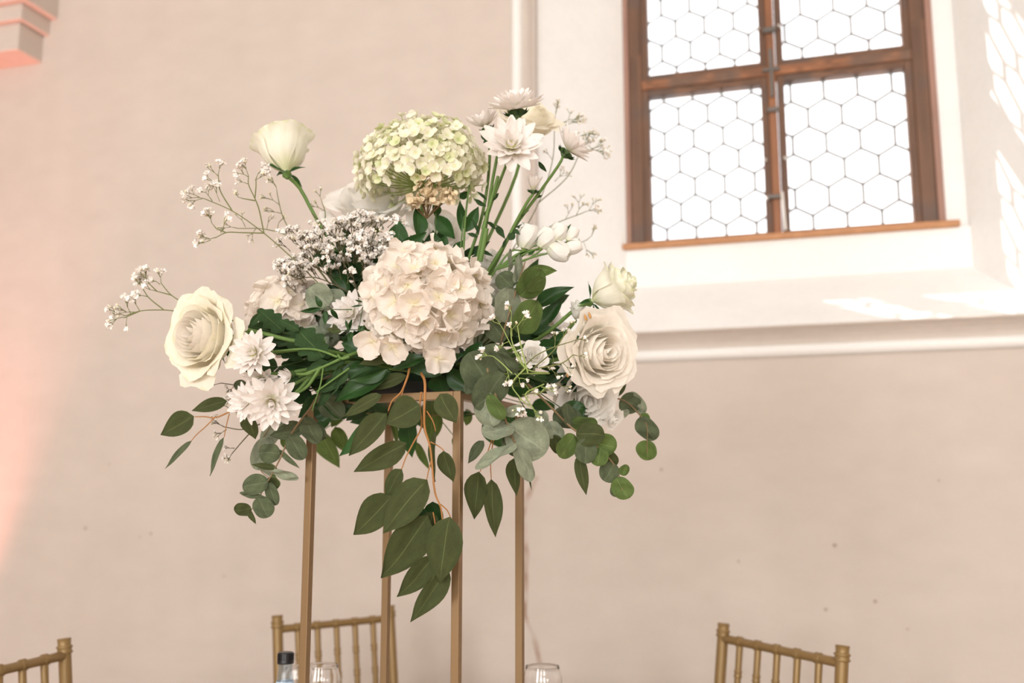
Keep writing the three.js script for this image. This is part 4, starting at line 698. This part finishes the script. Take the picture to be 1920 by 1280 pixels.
mumPx('white mum topping the tall stems, seen from its side', 968, 206, 1.58, 104, [-0.12, 0.93, 0.30], { stem: [P(948, 240, 1.585), P(925, 330, 1.59), P(900, 470, 1.6), F.clone()] });
mumPx('wide open white mum facing out from the tall stems', 958, 277, 1.54, 112, [0.05, 0.35, 0.9], { stem: [P(945, 320, 1.57), P(915, 400, 1.58), P(897, 480, 1.6), F.clone()] });
mumPx('white mum on a leaning stem with petals turned to the window', 1064, 284, 1.56, 88, [0.62, 0.66, 0.1], { closed: 0.3, stem: [P(1052, 302, 1.56), P(1012, 360, 1.57), P(962, 430, 1.58), P(915, 520, 1.6), F.clone()] });
mumPx('white mum half hidden between the dome hydrangea and tall mums', 912, 238, 1.64, 70, [-0.35, 0.85, 0.2], { closed: 0.35, stem: [P(918, 300, 1.63), P(900, 420, 1.62), F.clone()] });
mumPx('closed white mum bud on the leaning stem', 1000, 356, 1.56, 54, [0.05, 0.95, 0.15], { closed: 0.95, n: [6, 9, 11], stem: [P(993, 372, 1.56), P(970, 412, 1.57), P(945, 460, 1.58), F.clone()] });
mumPx('upper white mum of the three beside the cream rose', 478, 662, 1.43, 86, [-0.25, 0.1, 0.95], { stem: [P(515, 660, 1.46), P(590, 655, 1.47), F.clone()] });
mumPx('lower white mum of the three with long hanging petals', 510, 750, 1.42, 104, [0.12, -0.35, 0.9], { stem: [P(548, 740, 1.45), P(600, 695, 1.47), F.clone()] });
mumPx('smaller white mum pressed against the lower one', 468, 752, 1.45, 76, [-0.5, -0.1, 0.8], { stem: [P(520, 735, 1.47), P(600, 700, 1.48), F.clone()] });
mumPx('white mum lying between the two pressed together below the upper one', 492, 708, 1.46, 70, [0.1, -0.6, 0.5], { stem: [P(530, 700, 1.48), P(600, 690, 1.49), F.clone()] });
mumPx('small half closed creamy mum among the green stalks', 546, 702, 1.44, 46, [-0.6, -0.1, 0.75], { closed: 0.7, n: [6, 9, 12], stem: [P(580, 700, 1.45), P(620, 680, 1.47), F.clone()] });
mumPx('white mum wedged against the edge of the big hydrangea', 660, 590, 1.52, 84, [-0.3, 0.25, 0.85], { stem: [P(690, 620, 1.55), F.clone()] });
mumPx('white mum mostly covered by silver eucalyptus', 1030, 615, 1.60, 70, [0.2, 0.4, 0.8], { stem: [P(980, 660, 1.6), F.clone()] });
{ // narrow leaves on the mum stems
  const d = 1.57, b = branch('narrow curled leaves on the stems of the tall mums', P(905, 430, d), 'mum_shoot', 'stalk');
  part('stem', [stemPx([[915, 392], [905, 440], [897, 480], [885, 530, 0.01]], d - 0.01, [0.003, 0.004]), stemPx([[880, 345], [873, 405], [868, 480], [860, 560, 0.02]], d + 0.02, [0.0016, 0.0022]), stemPx([[912, 428], [908, 450], [900, 490]], d - 0.016, [0.0042, 0.0045], 8), stemPx([[934, 330], [918, 385], [905, 430]], d - 0.008, [0.0026, 0.003])], stemGreen, b);
  leaves(b, [[912, 387, 886, 372, 9], [912, 375, 895, 358, 6], [920, 378, 936, 361, 9], [909, 408, 914, 390, 6], [898, 440, 886, 408, 7], [896, 445, 874, 435, 8], [912, 415, 932, 430, 8], [930, 425, 946, 445, 12], [945, 440, 930, 420, 8], [962, 430, 974, 438, 9], [966, 426, 996, 420, 7], [975, 408, 993, 390, 6], [1000, 372, 1018, 366, 6], [1010, 302, 1024, 324, 9, 0, 0.4], [908, 262, 916, 268, 12], [902, 250, 914, 266, 9], [955, 450, 965, 435, 16], [942, 465, 950, 445, 6], [898, 470, 925, 478, 8]], 'lance', mumLeaf, d);
}
{ // lisianthus buds
  const d = 1.58, g = thing('lisianthus_spray', 'spray of plump white flower buds on thin green stems', 'buds', P(940, 500, d), 'buds in the bouquet'), st = [];
  for (const [x, y, w, h, ax, ay] of [[988, 442, 36, 46, 0.25, 1], [1024, 446, 34, 40, 0.5, 0.9], [1048, 434, 30, 32, 0.4, 1], [1049, 470, 34, 42, 0.7, -0.3], [1074, 462, 26, 34, 0.6, 0.2], [1072, 438, 22, 28, 0.5, 0.9]]) {
    const c = P(x, y, d), A = dirOf(ax, ay, 0.15), L = mm(h, d), b0 = c.clone().addScaledVector(A, -L * 0.5), W = mm(w, d) / 2;
    const X = VIEW.clone().addScaledVector(A, -VIEW.dot(A)).normalize(), Z = A.clone().cross(X);
    const bud = new THREE.Group(); bud.name = 'bud'; bud.position.copy(b0).sub(g.position); g.add(bud);
    for (let k = 0; k < 5; k++) {
      const ph = k * 1.2566 + rr(0, 0.5), geo = sheet((u, v) => { const a = ph + (u * 2 - 1) * 1.0 + v * 0.8, r = W * (0.25 + 0.75 * Math.pow(Math.sin(Math.PI * (0.12 + 0.66 * v)), 0.8)) * (0.88 + 0.34 * u), y = L * v * (1 - 0.1 * Math.pow(u * 2 - 1, 2)); const p = V(0, 0, 0).addScaledVector(X, r * Math.cos(a)).addScaledVector(Z, r * Math.sin(a)).addScaledVector(A, y); return p.toArray(); }, 6, 7);
      const m = lit(new THREE.Mesh(geo, whitePetal)); m.name = 'petal'; bud.add(m);
    }
    part('calyx', tube([b0.clone().addScaledVector(A, -L * 0.14), b0.clone(), b0.clone().addScaledVector(A, L * 0.16)], [0.0015, W * 0.42, W * 0.62], 8), stemPale, bud, 'pale green calyx');
    st.push(tube(curve([b0.clone().addScaledVector(A, -L * 0.12), P(lerp(x, 930, 0.5), lerp(y, 505, 0.45), d), P(930, 505, d)], 8), [0.0012, 0.0018], 6));
  }
  st.push(tube([P(930, 505, d), F.clone()], [0.002, 0.003], 6)); part('stem', st, stemGreen, g);
  leaves(g, [[985, 465, 1012, 440, 8], [960, 492, 990, 470, 10], [990, 478, 1005, 466, 8], [1050, 448, 1070, 420, 7]], 'lance', ruscus, d);
}

// ---------------------------------------------------------------- gypsophila
const blossomGeo = (() => { // five notched petals round a bead
  const list = [new THREE.IcosahedronGeometry(0.26, 0).toNonIndexed()];
  for (let k = 0; k < 6; k++) list.push(sheet((u, v) => { const s = u * 2 - 1, w = 0.30 * Math.sin(Math.PI * (v * 0.8 + 0.1)); return [s * w, 0.25 * v * v + 0.05, v * 0.62]; }, 1, 2).rotateX(-0.15 - 0.3 * (k % 2)).rotateY(k * 1.047).toNonIndexed());
  return mergeGeometries(list.map((g) => { g.deleteAttribute('uv'); g.computeVertexNormals(); return g; }));
})();
const budGeo = new THREE.IcosahedronGeometry(0.4, 1);
const gypWhite = std({ color: 0xf7f1ea, roughness: 0.9 }), gypBud = std({ color: 0xd8d0b4, roughness: 0.8 }), gypStem = std({ color: 0x6f7442, roughness: 0.7 }), gypStemDark = std({ color: 0x574f34, roughness: 0.7 });
function gyp(label, d, paths, tips, { level = 2, len = 18, size = 8, stemMat = gypStem, spread = 0.62, bud = 0.35, r = 0.0011, deep = 0.4, base } = {}) {
  const g = thing('gypsophila_sprig', label, 'gypsophila', base ?? P(paths[0][0][0], paths[0][0][1], d), 'gypsophila in the bouquet'), st = [], fl = [], bu = [];
  st.push(tube([P(paths[0][0][0], paths[0][0][1], d + (paths[0][0][2] ?? 0)), FOAM.clone()], [r, r * 1.3], 5));
  for (const p of paths) st.push(stemPx(p, d, [r, r * 0.65], 5));
  const grow = (p, dir, L, lv) => {
    const e = p.clone().addScaledVector(dir, L); st.push(tube([p, p.clone().lerp(e, 0.5).add(V(0, L * 0.03, 0)), e], [0.00045 + 0.00012 * lv, 0.0004], 4));
    if (lv === 0) {
      if (rnd() < bud) bu.push(budGeo.clone().scale(mm(size * 0.55, d), mm(size * 0.7, d), mm(size * 0.55, d)).applyQuaternion(aimed(dir, 0)).translate(e.x, e.y, e.z).toNonIndexed());
      else { const s = mm(size * rr(0.75, 1.15), d); fl.push(blossomGeo.clone().scale(s, s, s).applyQuaternion(aimed(dir.clone().add(V(rr(-0.4, 0.4), rr(-0.2, 0.5), rr(-0.4, 0.4))).normalize(), rr(0, 6))).translate(e.x, e.y, e.z)); }
      return;
    }
    const n = rnd() < 0.45 ? 3 : 2;
    for (let k = 0; k < n; k++) { const a = rr(0, 6.28), X = Math.abs(dir.y) < 0.9 ? V(0, 1, 0).cross(dir).normalize() : V(1, 0, 0), Z = dir.clone().cross(X), sp = spread * rr(0.6, 1.25); grow(e, dir.clone().addScaledVector(X, Math.cos(a) * sp).addScaledVector(Z, Math.sin(a) * sp).add(V(0, 0.1, 0)).normalize(), L * rr(0.55, 0.9), lv - 1); }
  };
  for (const [x, y, ax, ay, lv = level, L = len, dd = 0] of tips) grow(P(x, y, d + dd), dirOf(ax, -ay, rr(-deep, deep)), mm(L, d), lv);
  part('stem', st, stemMat, g, 'thin branching stems');
  const strip = (a) => a.map((q) => { q.deleteAttribute('uv'); return q; });
  if (fl.length) part('blossoms', strip(fl), gypWhite, g, 'tiny white blossoms').userData.kind = 'stuff';
  if (bu.length) part('buds', strip(bu), gypBud, g, 'tiny cream buds').userData.kind = 'stuff';
}
gyp('tall branching sprig of tiny white blossoms beside the long stemmed rose', 1.55, [[[660, 610, 0.02], [610, 545], [560, 495], [495, 437], [435, 395], [390, 375]], [[495, 437], [485, 390], [478, 372], [466, 345], [466, 330]], [[478, 372], [480, 350], [480, 335]], [[495, 437], [455, 436], [424, 436], [405, 445]], [[435, 395], [412, 355], [409, 328]], [[424, 436], [405, 428]], [[478, 376], [455, 372]]],
  [[390, 375, -1, -0.3, 3, 16], [398, 377, -0.7, -0.9, 3, 14], [412, 378, -0.3, -1, 2, 16], [380, 372, -1, 0.3, 2, 14], [409, 328, 0.2, -1, 2, 12], [409, 330, -0.8, -0.7, 2, 12], [411, 350, -0.7, -0.6, 2, 14], [466, 330, -0.3, -1, 2, 13], [480, 335, 0.4, -1, 3, 10], [466, 332, -1, -0.6, 2, 12], [478, 338, 0.9, -0.5, 2, 10], [455, 372, -1, -0.3, 2, 9], [466, 345, -1, -0.3, 1, 12], [405, 445, -1, 0.25, 3, 12], [405, 428, -0.7, -0.9, 3, 12], [418, 432, 0.2, -1, 2, 12], [395, 450, -0.9, 0.4, 2, 12]], { bud: 0.18, size: 11 });
gyp('low sprig of tiny white blossoms pointing past the large cream rose', 1.56, [[[520, 640, 0.03], [400, 588], [338, 584], [307, 581], [262, 583], [235, 592]], [[400, 588], [352, 571], [321, 553], [302, 531]], [[321, 553], [294, 546]], [[307, 581], [278, 557], [270, 545]], [[262, 583], [232, 596]], [[294, 546], [278, 530]]],
  [[235, 592, -1, -0.3, 3, 13], [232, 594, -0.9, 0.3, 2, 13], [245, 588, -0.4, -1, 3, 13], [262, 583, -0.4, -0.8, 2, 14], [270, 545, -0.5, -0.8, 3, 11], [276, 556, -1, -0.2, 2, 12], [302, 531, -0.1, -1, 2, 11], [278, 530, -0.5, -1, 3, 10], [294, 546, -0.8, -0.2, 2, 12], [238, 594, 0, 1, 1, 12], [252, 585, -1, 0, 2, 14], [300, 533, -0.7, -0.5, 2, 9]], { bud: 0.2, size: 10.5 });
{ // the cloud over the lobed leaves
  const tips = []; for (let i = 0; i < 110; i++) { const x = lerp(535, 735, rnd()), y = lerp(425, 535, rnd()) + (x < 580 ? 25 : 0) - (x > 660 ? 12 : 0); tips.push([x, y, (x - 640) / 140, -0.55 + rr(-0.3, 0.3), 3, rr(9, 13), rr(-0.04, 0.05)]); }
  gyp('dense cloud of tiny white blossoms between long stemmed rose and big hydrangea', 1.56, [[[680, 590, 0.02], [655, 500], [620, 440], [585, 400]], [[690, 590, 0.02], [690, 500], [700, 440], [712, 400]], [[670, 590, 0.02], [620, 520], [560, 490], [530, 500]], [[660, 520], [635, 470], [640, 420]], [[600, 505], [570, 450], [556, 430]], [[690, 520], [665, 460], [655, 400]], [[690, 480], [680, 440], [678, 410]], [[680, 560, 0.01], [640, 540], [590, 520], [545, 525]]], tips, { bud: 0.15, size: 8.6, stemMat: gypStemDark });
}
gyp('thin budded sprig with sparse blossoms crossing the rose stem', 1.68, [[[640, 560, 0.02], [555, 450], [530, 405], [520, 365]], [[640, 560, 0.02], [548, 448], [500, 430], [445, 428]], [[600, 470], [610, 400], [604, 380]]],
  [[520, 365, -0.1, -1, 3, 14], [525, 385, -0.8, -0.6, 2, 16], [528, 400, -1, -0.2, 2, 14], [445, 428, -1, -0.2, 3, 12], [460, 425, -0.5, -1, 2, 14], [480, 428, -0.4, 0.7, 2, 12], [500, 430, 0.2, -1, 2, 14], [604, 380, -0.3, -1, 2, 12], [608, 395, -0.9, -0.5, 2, 14], [520, 430, 0.3, -0.9, 2, 14]], { bud: 0.8, size: 7 });
gyp('hanging sprig of tiny blossoms under the white mums', 1.56, [[[540, 735, 0.02], [470, 730], [440, 722], [415, 718]], [[520, 760, 0.02], [460, 770], [430, 765]], [[500, 790, 0.02], [455, 805], [420, 800]], [[470, 810], [452, 830], [435, 850]]],
  [[415, 718, -0.8, 0.2, 2, 12], [440, 722, -0.6, 0.6, 3, 12], [430, 765, -0.8, -0.4, 3, 10], [445, 760, -0.2, -0.8, 3, 10], [435, 745, -0.3, 0.2, 3, 10], [420, 800, -0.8, -0.4, 3, 10], [425, 805, -0.7, 0.5, 2, 12], [435, 850, -0.4, 0.6, 3, 10], [440, 840, -0.8, 0, 2, 10], [450, 750, -0.2, 0.7, 3, 10]], { bud: 0.4, size: 7, stemMat: gypStemDark });
gyp('loose pale sprig of round blossoms trailing over the silver eucalyptus', 1.38, [[[1030, 700, 0.03], [985, 690], [960, 650], [945, 620]], [[985, 690], [960, 640], [958, 600]], [[1020, 720, 0.02], [985, 740], [1000, 765]], [[985, 690], [960, 720], [975, 745], [990, 760]], [[990, 700], [975, 640], [970, 610]], [[960, 700], [940, 680], [925, 668]]],
  [[945, 620, -0.5, -0.8, 2, 15], [958, 600, 0.1, -1, 2, 14], [970, 612, 0.6, -0.8, 2, 14], [955, 640, -0.5, 0.2, 2, 13], [960, 655, 0.6, 0.2, 2, 14], [925, 668, -0.8, -0.1, 2, 12], [950, 690, 0.2, 0.8, 2, 14], [965, 700, 0.4, 0.4, 2, 14], [975, 745, 0, 1, 2, 14], [990, 760, 0.6, 0.4, 2, 14], [1000, 740, 0.9, -0.2, 2, 14], [985, 720, 0.4, 0.6, 2, 15], [1000, 765, 0.3, 0.9, 1, 14], [1015, 725, 0.8, 0.2, 2, 14], [960, 630, 0, -0.6, 2, 14]], { bud: 0.25, size: 9, stemMat: stemPale, spread: 0.8 });
gyp('fine sprig of tiny buds lying across the blush cream rose', 1.39, [[[960, 720, 0.03], [1000, 670], [1040, 650], [1072, 640]], [[1000, 690, 0.02], [1040, 655], [1060, 625]], [[1010, 690], [1055, 680], [1075, 665]], [[980, 740, 0.02], [1030, 730], [1045, 720]]],
  [[1072, 640, 0.9, -0.3, 2, 12], [1060, 625, 0.5, -0.9, 2, 12], [1050, 640, 0.4, -0.6, 2, 12], [1075, 665, 0.8, 0.2, 2, 12], [1055, 680, 0.6, 0.6, 2, 12], [1040, 650, 0.1, -1, 2, 12], [1045, 720, 0.7, 0.3, 2, 12], [1035, 665, 0.3, 0.9, 2, 12], [1030, 690, 0.6, 0.5, 2, 12]], { bud: 0.55, size: 7, stemMat: gypStem });
gyp('airy sprig of tiny buds high up in front of the white recess', 1.92, [[[960, 470], [1010, 380], [1036, 300], [1040, 230]], [[1010, 380], [1065, 330], [1090, 280]], [[960, 470], [1040, 420], [1090, 400]], [[970, 480], [1050, 470], [1100, 450]]],
  [[1040, 230, 0.1, -1, 3, 16], [1042, 240, 0.8, -0.6, 3, 18], [1060, 235, 0.7, -0.3, 3, 16], [1085, 285, 0.8, -0.8, 3, 16], [1090, 280, 0.9, 0, 3, 18], [1100, 270, 0.7, 0.6, 3, 16], [1075, 260, 0.8, -0.3, 3, 16], [1050, 245, 0.6, 0.3, 2, 18], [1036, 300, -0.3, -0.4, 1, 14], [1090, 400, 0.8, -0.3, 3, 15], [1080, 405, 0.4, -0.9, 3, 14], [1100, 450, 0.6, -0.5, 3, 12], [1060, 412, 0.4, -0.8, 2, 14], [1095, 455, 0.3, 0.8, 2, 14], [1040, 340, 0.5, -0.5, 2, 14]], { bud: 0.75, size: 7 });

renderer.render(scene, camera);
